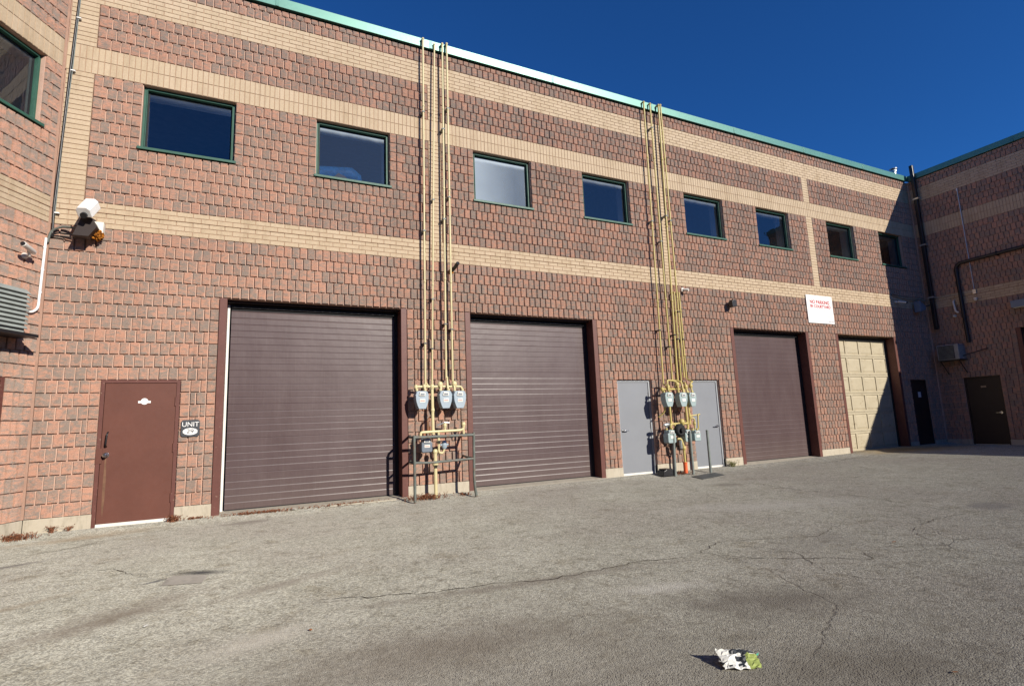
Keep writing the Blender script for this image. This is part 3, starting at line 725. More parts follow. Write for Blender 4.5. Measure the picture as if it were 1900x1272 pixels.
riser('gas_riser_pipe', 3.18, 2.06, 3.36, 9.36, .10, 'pipeA', 'thinner rust-marked gas riser, second from left between the two big brown doors', gl, (2.8, 3.8, 5.9), r=.017)
riser('gas_riser_pipe', 3.46, 2.22, 3.53, 9.40, .13, 'pipeA', 'cream-yellow gas riser ending in an elbow over the middle meter of the near pier', gl, (3.3, 5.5, 7.5))
riser('gas_riser_pipe', 3.60, 2.13, 3.635, 9.44, .12, 'pipeA', 'cream-yellow gas riser, rightmost between the two big brown doors', gl, (3.2, 6.0, 8.0))
g2 = 'yellow gas risers on the far pier between the grey doors'
riser('gas_riser_pipe', 8.96, 2.06, 9.06, 9.39, .12, 'pipeB', 'yellow gas riser, leftmost of the bundle between the grey doors', g2, (3.4, 6.2))
riser('gas_riser_pipe', 9.25, 2.18, 9.27, 9.39, .12, 'pipeB', 'yellow gas riser, second from left in the bundle between the grey doors', g2, (3.0, 5.7, 8.8))
riser('gas_riser_pipe', 9.40, 2.12, 9.54, 9.40, .14, 'pipeB', 'thicker yellow gas riser in the middle of the bundle between the grey doors', g2, (3.3, 6.4), r=.0245)
riser('gas_riser_pipe', 9.64, 2.24, 9.63, 9.44, .12, 'pipeB', 'rightmost yellow riser that climbs from the grey doors to the roof', g2, (3.9, 6.3))
riser('gas_riser_pipe', 9.53, 2.08, 9.55, 4.36, .12, 'pipeB', 'short yellow pipe ending in the wall below the buff band, left of two', g2, (3.2,), hook=False, short=True)
riser('gas_riser_pipe', 9.72, 2.20, 9.72, 4.36, .11, 'pipeB', 'short yellow pipe ending in the wall below the buff band, right of two', g2, (3.2,), hook=False, short=True)

def meter(x, n, z, mat, label, group, w_=.245, h_=.335, kind=0):
    e = empty('gas_meter', (x, -n, z), label, 'gas meter', group)
    b = MB(); W = w_/2; H = h_/2
    if kind == 0:
        prof = [(-.27*w_, -H), (.27*w_, -H), (.38*w_, -H*.62), (.46*w_, -H*.25), (W, H*.1), (W, H*.45), (W*1.06, H*.5), (W*1.06, H*.58), (W*.98, H*.62), (W*.86, H*.9), (W*.62, H), (-W*.62, H), (-W*.86, H*.9), (-W*.98, H*.62), (-W*1.06, H*.58), (-W*1.06, H*.5), (-W, H*.45), (-W, H*.1), (-.46*w_, -H*.25), (-.38*w_, -H*.62)]
    else:
        prof = [(-W*.8, -H), (W*.8, -H), (W, -H*.8), (W, H*.4), (W*.7, H*.55), (W*.7, H), (-W*.7, H), (-W*.7, H*.55), (-W, H*.4), (-W, -H*.8)]
    b.prism(prof, -.085, .085, mat); o = b.build('meter_body', e, .014)
    t = MB(); t.prism([(-.065, H*.45), (.05, H*.45), (.06, H*.82), (-.045, H*.88)], -.105, -.085, 'offwhite'); t.prism([(-.048, H*.52), (.038, H*.52), (.042, H*.70), (-.036, H*.72)], -.107, -.105, 'dark_meter'); t.build('dial_window', e, .003)
    t = MB(); t.box(-.05, .055, -.0905, -.086, -H*.28, H*.12, 'offwhite'); t.box(-.04, .045, -.0920, -.0906, -H*.16, -H*.02, 'pinkink' if mat != 'meterB' else 'greyink'); t.build('badge', e)
    for sx in (-.082, .082):
        t = MB(); t.tube([(sx*w_/.245, 0, H*.86), (sx*w_/.245, 0, H+.03)], .022, mat); t.tube([(sx*w_/.245, 0, H+.005), (sx*w_/.245, 0, H+.045)], .030, 'pipeA' if mat == 'meter' else 'pipeB', 6); t.build('inlet', e)
    return e
gm = 'gas meters on the near pier'; gn = 'gas meters on the far pier'
meter(2.912, .255, 1.791, 'meter', 'blue-grey gas meter, leftmost of the row of three beside the big brown door', gm)
meter(3.378, .255, 1.793, 'meter', 'blue-grey gas meter, middle of the row of three on the near pier', gm)
meter(3.665, .255, 1.789, 'meter', 'blue-grey gas meter, rightmost of the three on the near pier by the second brown door', gm)
meter(2.976, .30, .946, 'dark_meter', 'small dark gas meter behind the guard rail', gm, .21, .25, 1)
meter(8.816, .37, 1.699, 'meterB', 'green-grey gas meter, upper left of the cluster between the grey doors', gn)
meter(9.285, .33, 1.694, 'meterB', 'green-grey gas meter, upper middle of the cluster between the grey doors', gn)
meter(9.583, .33, 1.689, 'meterB', 'green-grey gas meter, upper right of the cluster overlapping the right grey door', gn, .22)
meter(8.80, .37, .845, 'meterB', 'boxy green-grey gas meter, lower left behind the left bollard', gn, .24, .30, 1)
meter(9.34, .33, .84, 'meterB', 'green-grey gas meter partly hidden behind the middle bollard', gn, .20, .28, 1)
meter(9.59, .37, .83, 'meterB', 'green-grey gas meter, lower right in front of the right grey door', gn, .20, .25, 1)

def manifold(name, loc, label, mat, pipes, fits=(), extra=None):
    e = empty(name, loc, label, 'pipework'); m = MB()
    for pts, r in pipes: m.tube(path(pts, .05), r, mat)
    rel(m, loc).build('pipes', e)
    for p, r in fits:
        f = MB(); r *= 1.12; elbow_ball(f, p, r, mat); f.tube([Vector(p)+Vector((0, 0, -.045)), Vector(p)+Vector((0, 0, .045))], r*.8, mat, 8); rel(f, loc).build('fitting', e)
    if extra: extra(e, loc)
    if loc[0] < 5: e.scale = (1, .78, 1); e.location = (3.18, -.195, 0)
    else: e.location = (9.12, -.27, 0)
    return e
def ex1(e, loc):
    c = MB(); c.tube(path([(3.02, -.27, 1.17), (3.02, -.27, 1.42), (3.10, -.15, 1.47)], .04), .018, 'rustpipe'); c.tube([(2.94, -.30, 1.07), (2.94, -.30, 1.17)], .03, 'rustpipe'); c.tube([(3.06, -.27, 1.05), (3.06, -.27, 1.3)], .02, 'rustpipe'); rel(c, loc).build('rusty_pipe', e)
    c = MB(); c.tube([(3.20, -.27, 1.30), (3.34, -.30, 1.36)], .01, 'galv'); c.tube([(3.34, -.30, 1.36), (3.44, -.30, 1.35)], .014, 'galv'); rel(c, loc).build('valve_lever', e)
    c = MB(); c.tube([(3.33, -.30, .86), (3.33, -.30, .90), (3.33, -.30, .98), (3.33, -.30, 1.02)], [.03, .055, .055, .03], 'meter', 12); c.tube([(3.25, -.30, .94), (3.41, -.30, .94)], .02, 'meter'); rel(c, loc).build('regulator', e)
manifold('gas_manifold', (3.15, -.25, 0), 'cream-yellow gas pipework with elbows and valves on the near pier behind the guard rail', 'pipeA',
    [([(2.80, -.25, 1.99), (2.80, -.25, 2.05), (3.18, -.25, 2.05)], .024), ([(3.04, -.12, 2.12), (3.04, -.25, 2.06)], .022), ([(2.96, -.33, 1.96), (2.96, -.29, 2.05), (3.04, -.25, 2.07)], .022),
     ([(3.10, -.25, 2.05), (3.72, -.25, 2.05), (3.72, -.31, 1.97)], .022), ([(3.12, -.25, 2.05), (3.12, -.27, 1.2)], .030), ([(2.80, -.33, 1.96), (2.80, -.25, 2.05)], .022),
     ([(3.28, -.33, 1.97), (3.28, -.30, 2.08), (3.28, -.25, 2.05)], .022), ([(3.42, -.33, 1.96), (3.42, -.28, 2.18), (3.46, -.13, 2.24)], .022), ([(3.56, -.33, 1.97), (3.56, -.28, 2.10), (3.60, -.12, 2.14)], .022),
     ([(2.87, -.30, 1.10), (2.87, -.30, 1.19), (3.66, -.30, 1.20), (3.73, -.30, 1.22), (3.73, -.30, 1.32)], .026), ([(3.35, -.30, 1.20), (3.35, -.30, 1.34)], .022), ([(3.22, -.30, 1.20), (3.22, -.30, .80), (3.30, -.30, .78), (3.33, -.30, .86)], .022),
     ([(3.14, -.33, .84), (3.14, -.33, -.02)], .034), ([(3.73, -.30, 1.22), (3.73, -.30, 1.12)], .022)],
    [((3.14, -.33, .82), .045), ((3.14, -.33, .60), .055), ((3.28, -.27, 2.09), .05), ((3.57, -.27, 2.10), .05), ((3.35, -.30, 1.30), .036), ((3.73, -.30, 1.31), .04), ((3.12, -.26, 2.05), .04), ((3.12, -.27, 1.6), .036), ((2.96, -.27, 2.05), .034), ((3.12, -.28, 1.19), .04), ((2.80, -.26, 2.04), .034), ((3.22, -.30, 1.0), .036)], ex1)
def ex2(e, loc):
    c = MB(); c.tube([(9.10, -.30, .98), (9.10, -.32, .98), (9.10, -.38, .98), (9.10, -.41, .98)], [.10, .15, .15, .11], 'seal_and_shade', 20); c.tube([(9.10, -.41, .98), (9.10, -.47, .98)], .05, 'black', 16); rel(c, loc).build('regulator', e)
    c = MB(); c.tube([(8.66, -.33, 1.12), (8.74, -.33, 1.12), (8.82, -.33, 1.12)], [.03, .05, .03], 'galv', 12); c.tube([(8.72, -.33, 1.0), (8.72, -.33, 1.12)], .022, 'galv'); rel(c, loc).build('union', e)
    c = MB(); c.tube([(9.19, -.34, -.01), (9.19, -.34, .22)], .048, 'orange', 14); c.tube([(9.19, -.34, .22), (9.19, -.34, .235)], .054, 'orange', 14); rel(c, loc).build('orange_sleeve', e)
    c = MB(); c.tube([(9.13, -.32, .55), (9.12, -.32, .74)], [.032, .04], 'galv', 12); rel(c, loc).build('meter_union', e)
manifold('gas_manifold', (9.1, -.25, 0), 'yellow gas pipework with a round black regulator and orange sleeve between the grey doors', 'pipeB',
    [([(8.72, -.33, 1.86), (8.72, -.27, 1.95), (9.35, -.25, 1.95)], .024), ([(8.96, -.12, 2.07), (8.93, -.26, 1.98)], .022), ([(8.88, -.33, 1.86), (8.88, -.30, 2.16), (9.08, -.30, 2.15), (9.18, -.32, 2.10), (9.18, -.33, 1.86)], .022),
     ([(9.34, -.33, 1.86), (9.34, -.28, 2.12), (9.25, -.12, 2.18)], .022), ([(9.46, -.33, 1.86), (9.46, -.28, 2.1), (9.53, -.12, 2.1)], .022), ([(9.61, -.33, 1.86), (9.61, -.30, 2.10), (9.72, -.28, 2.12), (9.70, -.12, 2.2)], .020),
     ([(8.92, -.27, 1.95), (8.93, -.27, 1.10)], .026), ([(8.80, -.27, 1.55), (8.80, -.2, 1.40), (8.72, -.1, 1.3)], .02),
     ([(8.88, -.30, 1.02), (8.88, -.30, 1.13), (9.42, -.30, 1.13)], .026), ([(9.40, -.28, 1.95), (9.43, -.28, 1.0)], .028), ([(9.48, -.30, 1.62), (9.50, -.30, 1.1)], .022),
     ([(9.50, -.30, 1.30), (9.80, -.34, 1.33), (9.70, -.36, 1.33), (9.68, -.36, .98)], .018), ([(9.46, -.30, 1.10), (9.48, -.33, 1.26), (9.58, -.36, 1.24), (9.57, -.36, .98)], .020),
     ([(9.00, -.30, 1.13), (9.02, -.32, 1.0)], .022), ([(9.05, -.30, .78), (9.14, -.32, .78), (9.19, -.34, .60), (9.19, -.34, .0)], .028), ([(9.26, -.3, 1.0), (9.26, -.30, 1.13)], .02)],
    [((9.22, -.31, 1.17), .062), ((9.18, -.30, 2.06), .05), ((8.72, -.29, 1.95), .04), ((9.19, -.34, .56), .048), ((9.46, -.29, 2.0), .045), ((8.93, -.27, 1.13), .04), ((9.61, -.30, 2.02), .045), ((8.93, -.27, 2.0), .04), ((9.50, -.30, 1.3), .032), ((9.57, -.36, 1.12), .034)], ex2)

# guard rail round the near meters
e = empty('guard_rail', (3.28, -.5, 0), 'weathered grey-green pipe guard rail in front of the near gas meters', 'guard rail')
def rp(n, pts, r=.027, mt='rail'):
    m = MB(); m.tube(path(pts, .03), r, mt); rel(m, (3.28, -.5, 0)).build(n, e)
rp('post', [(2.705, -.50, -.08), (2.70, -.50, 1.14)]); rp('post', [(3.90, -.47, -.08), (3.87, -.475, .12), (3.855, -.48, .3), (3.87, -.48, 1.15)])
rp('rail', [(2.70, -.50, 1.105), (3.87, -.48, 1.105)]); rp('rail', [(2.70, -.50, .655), (3.0, -.50, .64), (3.2, -.50, .645), (3.86, -.48, .662)], .023)
rp('wall_return', [(2.70, -.50, 1.105), (2.66, -.34, 1.115), (2.76, -.01, 1.135)], .024); rp('wall_return', [(3.87, -.48, 1.105), (3.82, -.2, 1.12), (3.80, -.01, 1.135)], .024)
rp('wall_return', [(2.70, -.50, .655), (2.66, -.34, .66), (2.76, -.01, .66)], .022); rp('wall_return', [(3.86, -.48, .662), (3.83, -.2, .68), (3.82, -.01, .70)], .022)
# bollards
gb = 'bollards in front of the far gas meters'
for x, y, dx, lab in ((8.81, -.44, .04, 'grey steel bollard, left of three, in front of the lower left meter'), (9.35, -.45, .0, 'grey steel bollard, middle of three, in front of the hidden meter'), (9.90, -.45, .0, 'grey steel bollard standing free in front of the right grey door by the steel plate')):
    e = empty('bollard', (x, y, 0), lab, 'bollard', gb)
    m = MB(); m.tube([(0, 0, -.10), (dx, 0, .93)], .031, 'bollard', 14); m.build('post', e)
    m = MB(); m.tube([(dx, 0, .93), (dx, 0, .945), (dx, 0, .957)], [.035, .035, .015], 'bollard', 14); m.build('cap', e)
m = MB(); m.add([(x_, y_, z_) for z_ in (-.038, -.06) for x_, y_ in ((8.96, -.79), (8.75, -1.33), (9.68, -1.06), (9.92, -.56))], [(0, 1, 2, 3), (1, 5, 6, 2), (0, 4, 5, 1), (2, 6, 7, 3), (3, 7, 4, 0)], 'plate')
tag(m.build('steel_plate'), 'dark flat steel plate lying on the asphalt before the bollards', 'plate')
e = empty('bait_box', (8.66, -.30, -.04), 'black plastic bait box on the ground behind the left bollard', 'box')
m = MB(); pf = [(-.17, 0), (.15, 0), (.16, .10), (.12, .15), (-.05, .16), (-.15, .12)]; m.prism(pf, -.12, .12, 'black'); m.build('body', e, .012)
m = MB(); m.box(-.10, .10, -.122, .122, .145, .165, 'black'); m.build('lid', e, .006)

# ------------------------------------------------------------ small fixtures
def text(name, body, size, F, s, n, z, mat, parent, align='CENTER', sx=1.0, bold=0.0):
    cu = bpy.data.curves.new(name, 'FONT'); cu.body = body; cu.size = size; cu.align_x = align; cu.align_y = 'CENTER'; cu.extrude = .0008; cu.offset = bold
    to = bpy.data.objects.new('tmp', cu); col.objects.link(to)
    dg = bpy.context.evaluated_depsgraph_get(); me = bpy.data.meshes.new_from_object(to.evaluated_get(dg))
    bpy.data.objects.remove(to)
    for v in me.vertices:
        x, y, zz = v.co; v.co = F(s+x*sx, n+zz, z+y)
    me.materials.clear(); me.materials.append(M[mat]); me.name = name
    o = bpy.data.objects.new(name, me); col.objects.link(o); o.parent = parent
    return o
e = empty('parking_sign', (0, 0, 0), 'white board reading NO PARKING IN COURTYARD above the pier by the cream door', 'sign')
m = MB(); FM.box(m, 14.76, 15.955, .012, .03, 3.885, 4.735, 'white'); m.build('board', e, .004)
text('lettering', 'ABSOLUTELY', .085, FM, 15.36, .031, 4.645, 'greyink', e)
text('lettering', 'NO PARKING', .15, FM, 15.36, .031, 4.525, 'red', e, bold=.005)
text('lettering', 'IN COURTYARD', .125, FM, 15.38, .031, 4.395, 'red', e, bold=.005, sx=1.02)
text('lettering', 'VIOLATORS WILL BE', .075, FM, 15.36, .031, 4.275, 'greyink', e, sx=1.1)
text('lettering', 'TAGGED & TOWED AT', .075, FM, 15.36, .031, 4.19, 'greyink', e, sx=1.1)
text('lettering', "VEHICLE OWNERS EXPENSE", .075, FM, 15.36, .031, 4.105, 'greyink', e, sx=.95)
text('lettering', 'BY-LAW 98-79', .055, FM, 15.75, .031, 3.95, 'darkink', e)
for sx_ in (15.36,):
    m = MB(); FM.box(m, sx_-.012, sx_+.012, .03, .036, 4.70, 4.72, 'galv'); m.build('screw', e)
e = empty('unit_sign', (0, 0, 0), 'dark rounded plaque reading UNIT 29 beside the brown red door', 'sign')
m = MB(); x0, x1, z0, z1 = -.978, -.72, 1.285, 1.55; rr_ = .035; pts = []
for cx, cz, a0 in ((x1-rr_, z1-rr_, 0), (x0+rr_, z1-rr_, 90), (x0+rr_, z0+rr_, 180), (x1-rr_, z0+rr_, 270)):
    for k in range(5): a = R(a0+k*22.5); pts.append((cx+rr_*math.cos(a), cz+rr_*math.sin(a)))
FM.prism(m, pts, .006, .028, 'slate'); m.build('plaque', e, .003)
text('lettering', 'UNIT', .105, FM, -.849, .0285, 1.476, 'white', e, sx=.98)
m = MB(); FM.prism(m, [(-.849+.105*math.cos(2*math.pi*k/24), 1.365+.055*math.sin(2*math.pi*k/24)) for k in range(24)], .0275, .0292, 'white')
m.build('oval', e)
text('number', '29', .095, FM, -.849, .0295, 1.366, 'slate', e, sx=1.1)
m = MB(); FM.box(m, -.965, -.733, .0285, .0300, 1.362, 1.367, 'slate'); m.build('line', e)

# corner camera on its brown box
e = empty('security_camera', (0, 0, 0), 'white hooded security camera on a brown bracket box near the left corner', 'camera')
m = MB(); m.prism([(-2.50, 4.37), (-2.30, 4.37), (-2.20, 4.54), (-2.24, 4.62), (-2.30, 4.69), (-2.40, 4.68)], -.30, -.12, 'darkbrown')
m.box(-2.28, -2.16, -.12, .0, 4.50, 4.68, 'offwhite'); m.build('bracket', e, .006)
m = MB()
a_ = Vector((-2.335, -.47, 4.67)); b_ = Vector((-2.285, -.27, 4.90)); d_ = (b_-a_).normalized(); u_ = d_.cross(Vector((0, 0, 1))).normalized(); v_ = u_.cross(d_)
pr = [(-.095, -.07), (.095, -.07), (.095, .05), (.06, .095), (-.06, .095), (-.095, .05)]
vs_ = [a_+u_*p+v_*q for p, q in pr] + [b_+u_*p+v_*q for p, q in pr]; n_ = 6
m.add(vs_, [tuple(reversed(range(n_))), tuple(range(n_, 2*n_))] + [(i, (i+1) % n_, (i+1) % n_+n_, i+n_) for i in range(n_)], 'white'); m.build('hood', e, .01)
m = MB(); m.tube([a_+d_*.05-v_*.02-d_*.09, a_+d_*.2-v_*.05], .045, 'black', 12); m.build('lens', e)
for k, (pts_, r_) in enumerate((([(-2.85, -.04, 4.30), (-2.82, -.05, 4.48), (-2.70, -.06, 4.56), (-2.42, -.16, 4.53)], .018), ([(-2.84, -.04, 4.38), (-2.75, -.05, 4.46), (-2.6, -.08, 4.44), (-2.40, -.16, 4.44)], .012), ([(-2.83, -.04, 4.40), (-2.7, -.05, 4.41), (-2.55, -.08, 4.39), (-2.40, -.16, 4.40)], .012))):
    m = MB(); m.tube(path(pts_, .08), r_, 'rail' if k == 0 else 'black', 8); m.build('cable', e)
m = MB()
for k in range(60):
    a = rnd.uniform(0, 6.28); q = rnd.uniform(0, .085); p = Vector((-2.23+math.cos(a)*q, -.10+rnd.uniform(-.07, .05), 4.45+math.sin(a)*q*.9)); m.tube([p, p+Vector((rnd.uniform(-.03, .03), rnd.uniform(-.03, 0), rnd.uniform(-.02, .03)))], [.022, .014], 'nest', 6)
tag(m.build('insect_nest'), 'clump of rusty orange foam under the corner camera', 'nest')
m = MB()
m.tube([(-2.735, -.03, 9.4), (-2.73, -.03, 8.5), (-2.765, -.035, 7.2), (-2.79, -.03, 6.0), (-2.815, -.03, 4.9), (-2.80, -.04, 4.45)], .017, 'black', 8); m.tube([(-2.715, -.025, 9.4), (-2.715, -.03, 8.5), (-2.74, -.03, 7.2), (-2.78, -.025, 6.0), (-2.80, -.03, 4.5)], .007, 'bollard', 8)
for z in (4.78, 7.2, 8.15, 8.55): m.box(-2.80+(z-4.78)*.017, -2.74+(z-4.78)*.017, -.052, -.005, z-.008, z+.008, 'white')
tag(m.build('cable_run'), 'black cables clipped up the buff strip in the left corner', 'cable')
m = MB(); m.tube(path([FL(-.47, .03, 3.20), FL(-.20, .03, 3.165), FL(-.10, .03, 3.25), FL(-.09, .03, 3.7), FL(-.075, .03, 4.35)], .07), .018, 'white', 10)
for z in (3.5, 3.85, 4.2): m.tube([FL(-.095+(z-3.2)*.015, .03, z-.012), FL(-.095+(z-3.2)*.015, .03, z+.012)], .023, 'white', 10)
tag(m.build('conduit'), 'white conduit with a bend running down the left corner', 'conduit')
e = empty('bullet_camera', (0, 0, 0), 'small white bullet camera on the angled wall by the left corner', 'camera')
c_ = FL(-.34, 0, 3.98)
m = MB(); m.tube([FL(-.36, .001, 3.98), FL(-.36, .02, 3.98), FL(-.36, .03, 3.98)], [.045, .045, .03], 'offwhite', 12); m.tube(path([FL(-.36, .02, 3.98), FL(-.37, .10, 3.96), FL(-.42, .12, 4.03)], .03), .018, 'offwhite'); m.build('mount', e)
m = MB(); m.tube([FL(-.34, .13, 4.03), FL(-.36, .14, 4.032), FL(-.60, .22, 4.07)], [.030, .036, .036], 'offwhite', 14); m.build('body', e)
m = MB(); m.tube([FL(-.60, .22, 4.07), FL(-.615, .225, 4.073)], .028, 'black', 12); m.build('lens', e)
e = empty('louvred_unit', (0, 0, 0), 'grey louvred ventilation unit above the door on the angled left wall', 'ventilation unit')
m = MB(); FL.box(m, -1.35, -.50, .02, .26, 2.80, 3.42, 'louver'); m.build('case', e, .01)
for k in range(9):
    z = 2.86+k*.062; m = MB(); m.add([FL(-1.36, .262, z+.045), FL(-.49, .262, z+.045), FL(-.49, .30, z), FL(-1.36, .30, z), FL(-1.36, .262, z+.030), FL(-.49, .262, z+.030), FL(-.49, .292, z-.006), FL(-1.36, .292, z-.006)], [(3, 2, 1, 0), (4, 5, 6, 7), (0, 1, 5, 4), (7, 6, 2, 3), (1, 2, 6, 5), (0, 4, 7, 3)], 'louver')
    m.build('slat', e)
m = MB(); FL.box(m, -1.4, -.36, -.005, .34, 2.755, 2.795, 'black'); m.build('shelf', e)

# spout, small white box, flood lamp
m = MB(); m.tube([(3.66, .0, 4.44), (3.70, -.12, 4.49), (3.72, -.26, 4.55)], .038, 'black', 12); m.tube([(3.655, -.005, 4.43), (3.66, -.02, 4.44)], .055, 'nest', 10)
tag(m.build('overflow_spout'), 'short black pipe stub with rust at its root above the second brown door', 'pipe')
e = empty('door_sensor', (0, 0, 0), 'small white motion light below the buff band beside the yellow risers', 'light')
m = MB(); FM.box(m, 9.88, 9.97, .0, .05, 4.46, 4.56, 'offwhite'); m.build('base', e, .01)
m = MB(); m.tube([(9.93, -.05, 4.51), (9.98, -.13, 4.49), (10.0, -.17, 4.47)], [.03, .04, .03], 'offwhite', 12); m.build('head', e)
e = empty('flood_lamp', (0, 0, 0), 'black flood lamp on the wall above the third brown door', 'lamp')
m = MB(); m.tube([(11.62, .0, 4.2), (11.62, -.02, 4.2)], .05, 'black', 12); m.tube([(11.62, 0, 4.2), (11.58, -.08, 4.22)], .02, 'black'); m.build('mount', e)
m = MB(); m.prism([(11.47, 4.12), (11.62, 4.14), (11.64, 4.30), (11.52, 4.33), (11.45, 4.26)], -.22, -.08, 'black'); m.build('head', e, .012)
# right wing fixtures
e = empty('rain_pipe', (0, 0, 0), 'tall black rain pipe in the shaded right corner', 'pipe')
m = MB(); FR.box(m, .20, .32, .06, .17, 3.9, 9.86, 'black'); m.build('pipe', e, .02)
for z in (5.02, 6.9, 8.6):
    m = MB(); FR.box(m, .17, .35, .0, .18, z-.025, z+.025, 'galv'); m.build('clamp', e)
m = MB(); m.tube([(21.02, .28, 9.5), (21.02, .28, 9.85)], .075, 'galv', 16); m.tube([(21.02, .28, 9.85), (21.02, .28, 9.88), (21.02, .28, 9.93), (21.02, .28, 9.95)], [.10, .10, .10, .06], 'galv', 16); m.tube([(21.02, .28, 9.96), (21.02, .28, 9.975), (21.02, .28, 10.0)], [.13, .13, .05], 'galv', 16)
tag(m.build('roof_vent'), 'galvanised round roof vent with a cap at the right corner', 'vent')
e = empty('drain_pipe', (0, 0, 0), 'thick black pipe bending down the shaded right wing', 'pipe')
m = MB(); m.tube(path([FR(5.4, .09, 6.06), FR(1.07, .09, 5.98), FR(1.09, .09, 3.32)], .22), .055, 'black', 12); m.build('pipe', e)
for s_, z in ((1.075, 5.0), (1.08, 4.1), (2.2, 6.0), (3.6, 6.03)):
    m = MB(); FR.box(m, s_-.02, s_+.02, 0, .15, z-.065, z+.065, 'seal_and_shade'); m.build('clamp', e)
m = MB(); m.tube([FR(1.44, .03, 8.46), FR(1.445, .03, 5.02)], .012, 'galv', 8); FR.box(m, 1.40, 1.49, 0, .05, 4.88, 5.02, 'galv'); FR.box(m, 1.42, 1.46, 0, .05, 8.42, 8.50, 'galv')
tag(m.build('thin_conduit'), 'thin grey conduit with a box on the shaded right wing', 'conduit')
e = empty('dome_camera', (0, 0, 0), 'small dome camera under the thin grey conduit on the right wing', 'camera', 'dome cameras on the right wing')
m = MB(); m.tube([FR(1.46, .0, 4.72), FR(1.46, .09, 4.71)], .035, 'offwhite', 12); m.build('mount', e)
m = MB(); m.tube([FR(1.46, .09, 4.74), FR(1.46, .09, 4.68), FR(1.46, .09, 4.64)], [.05, .05, .025], 'offwhite', 12); m.build('dome', e)
m = MB(); m.tube(path([FR(.84, .0, 4.78), FR(.84, .08, 4.75), FR(.87, .08, 4.40), FR(.93, .05, 4.36)], .06), .030, 'offwhite', 12)
tag(m.build('vent_pipe'), 'short white plastic vent pipe beside the thick black pipe', 'pipe')
m = MB(); m.tube([FR(.80, .0, 4.26), FR(.80, .06, 4.26), FR(.80, .09, 4.25)], [.05, .05, .02], 'offwhite', 12)
tag(m.build('wall_dome'), 'small white dome below the white vent pipe in the shaded corner', 'dome')
e = empty('air_conditioner', (0, 0, 0), 'white window air conditioner on a bracket in the shaded right corner', 'air conditioner')
m = MB(); FR.box(m, .30, .92, .0, .42, 2.80, 3.30, 'acgrey'); m.build('case', e, .015)
m = MB()
FR.box(m, .34, .80, .421, .428, 2.83, 3.27, 'seal_and_shade')
for k in range(11): FR.box(m, .35, .79, .428, .436, 2.85+k*.038, 2.862+k*.038, 'louver')
for k in range(9): m.box(20.80+k*.04, 20.815+k*.04, -.924, -.918, 2.86, 3.24, 'louver')
m.build('grille', e)
m = MB(); m.tube([FR(.36, .40, 2.78), FR(.36, .0, 2.35)], .014, 'black'); m.tube([FR(.88, .40, 2.78), FR(.88, .0, 2.35)], .014, 'black'); FR.box(m, .28, .94, .0, .42, 2.775, 2.798, 'black'); m.tube([FR(.9, .2, 2.9), FR(1.55, .02, 3.08)], .014, 'black'); m.build('bracket', e)
e = empty('wall_light', (0, 0, 0), 'blue-grey box light above the opening at the right edge', 'light')
m = MB(); FR.prism(m, [(2.35, 4.20), (3.0, 4.20), (3.0, 4.42), (2.35, 4.42)], .0, .20, 'bluegrey'); m.build('case', e, .01)
m = MB(); FR.box(m, 2.40, 2.95, .03, .18, 4.185, 4.20, 'litlens'); m.build('lens', e)
e = empty('bullet_camera', (0, 0, 0), 'small bullet camera on the main wall just inside the shadow at the right', 'camera')
m = MB(); m.tube([(19.35, .0, 4.80), (19.35, -.05, 4.80)], .035, 'offwhite', 12); m.tube([(19.35, -.04, 4.80), (19.42, -.10, 4.79)], .015, 'offwhite'); m.build('mount', e)
m = MB(); m.tube([(19.38, -.09, 4.80), (19.58, -.20, 4.76)], .036, 'offwhite', 12); m.build('body', e)
m = MB(); m.tube([(19.58, -.20, 4.76), (19.62, -.22, 4.752)], .034, 'black', 12); m.build('lens', e)
e = empty('horn_speaker', (0, 0, 0), 'pale blue horn lamp on an arm beside the black rain pipe', 'lamp')
m = MB(); m.tube([(21.17, -.12, 4.78), (20.62, -.12, 4.66)], .02, 'black', 8); m.build('arm', e)
m = MB(); m.prism([(20.30, 4.48), (20.64, 4.58), (20.64, 4.68), (20.42, 4.82), (20.32, 4.86)], -.26, -.06, 'bluegrey'); m.build('head', e, .012)
m = MB(); m.tube([(19.2, -.02, 5.02), (20.3, -.02, 4.92), (21.0, -.02, 4.93), (21.14, -.06, 4.95)], .012, 'galv', 6); m.tube([(19.2, -.02, 5.08), (20.2, -.02, 5.0), (21.14, -.03, 4.98)], .008, 'galv', 6); m.tube([(21.17, -.06, 4.95), (21.17, -.3, 4.98), (21.17, -1.0, 4.97), (21.17, -1.40, 4.95)], .009, 'galv', 6)
tag(m.build('slack_cable'), 'grey cables slung along the buff band in the shaded corner', 'cable')

# things seen through the second window
m = MB(); m.tube([(.75, .62, 6.36), (1.3, .62, 6.42), (1.72, .60, 6.48), (1.84, .62, 6.42), (1.88, .64, 6.30)], [.17, .17, .16, .14, .10], 'blue', 14)
tag(m.build('rolled_tarpaulin'), 'blue plastic roll lying inside the second upper window', 'tarpaulin')
m = MB(); m.add([(1.36, .36, 6.16), (1.78, .36, 6.16), (1.70, .36, 6.22), (1.58, .37, 6.33), (1.46, .38, 6.38), (1.39, .37, 6.30)], [(0, 1, 2, 3, 4, 5)], 'card'); 
s_ = m.build('cardboard_piece'); sm = s_.modifiers.new('solid', 'SOLIDIFY'); sm.thickness = .012
tag(s_, 'bent brown cardboard leaning inside the second upper window', 'cardboard')
m = MB(); m.add([(1.14, .34, 6.16), (1.26, .36, 6.16), (1.24, .35, 6.24), (1.10, .36, 6.28)], [(0, 1, 2, 3)], 'white'); m.add([(1.75, .36, 6.10), (2.0, .4, 6.10), (1.86, .38, 6.14)], [(0, 1, 2)], 'white')
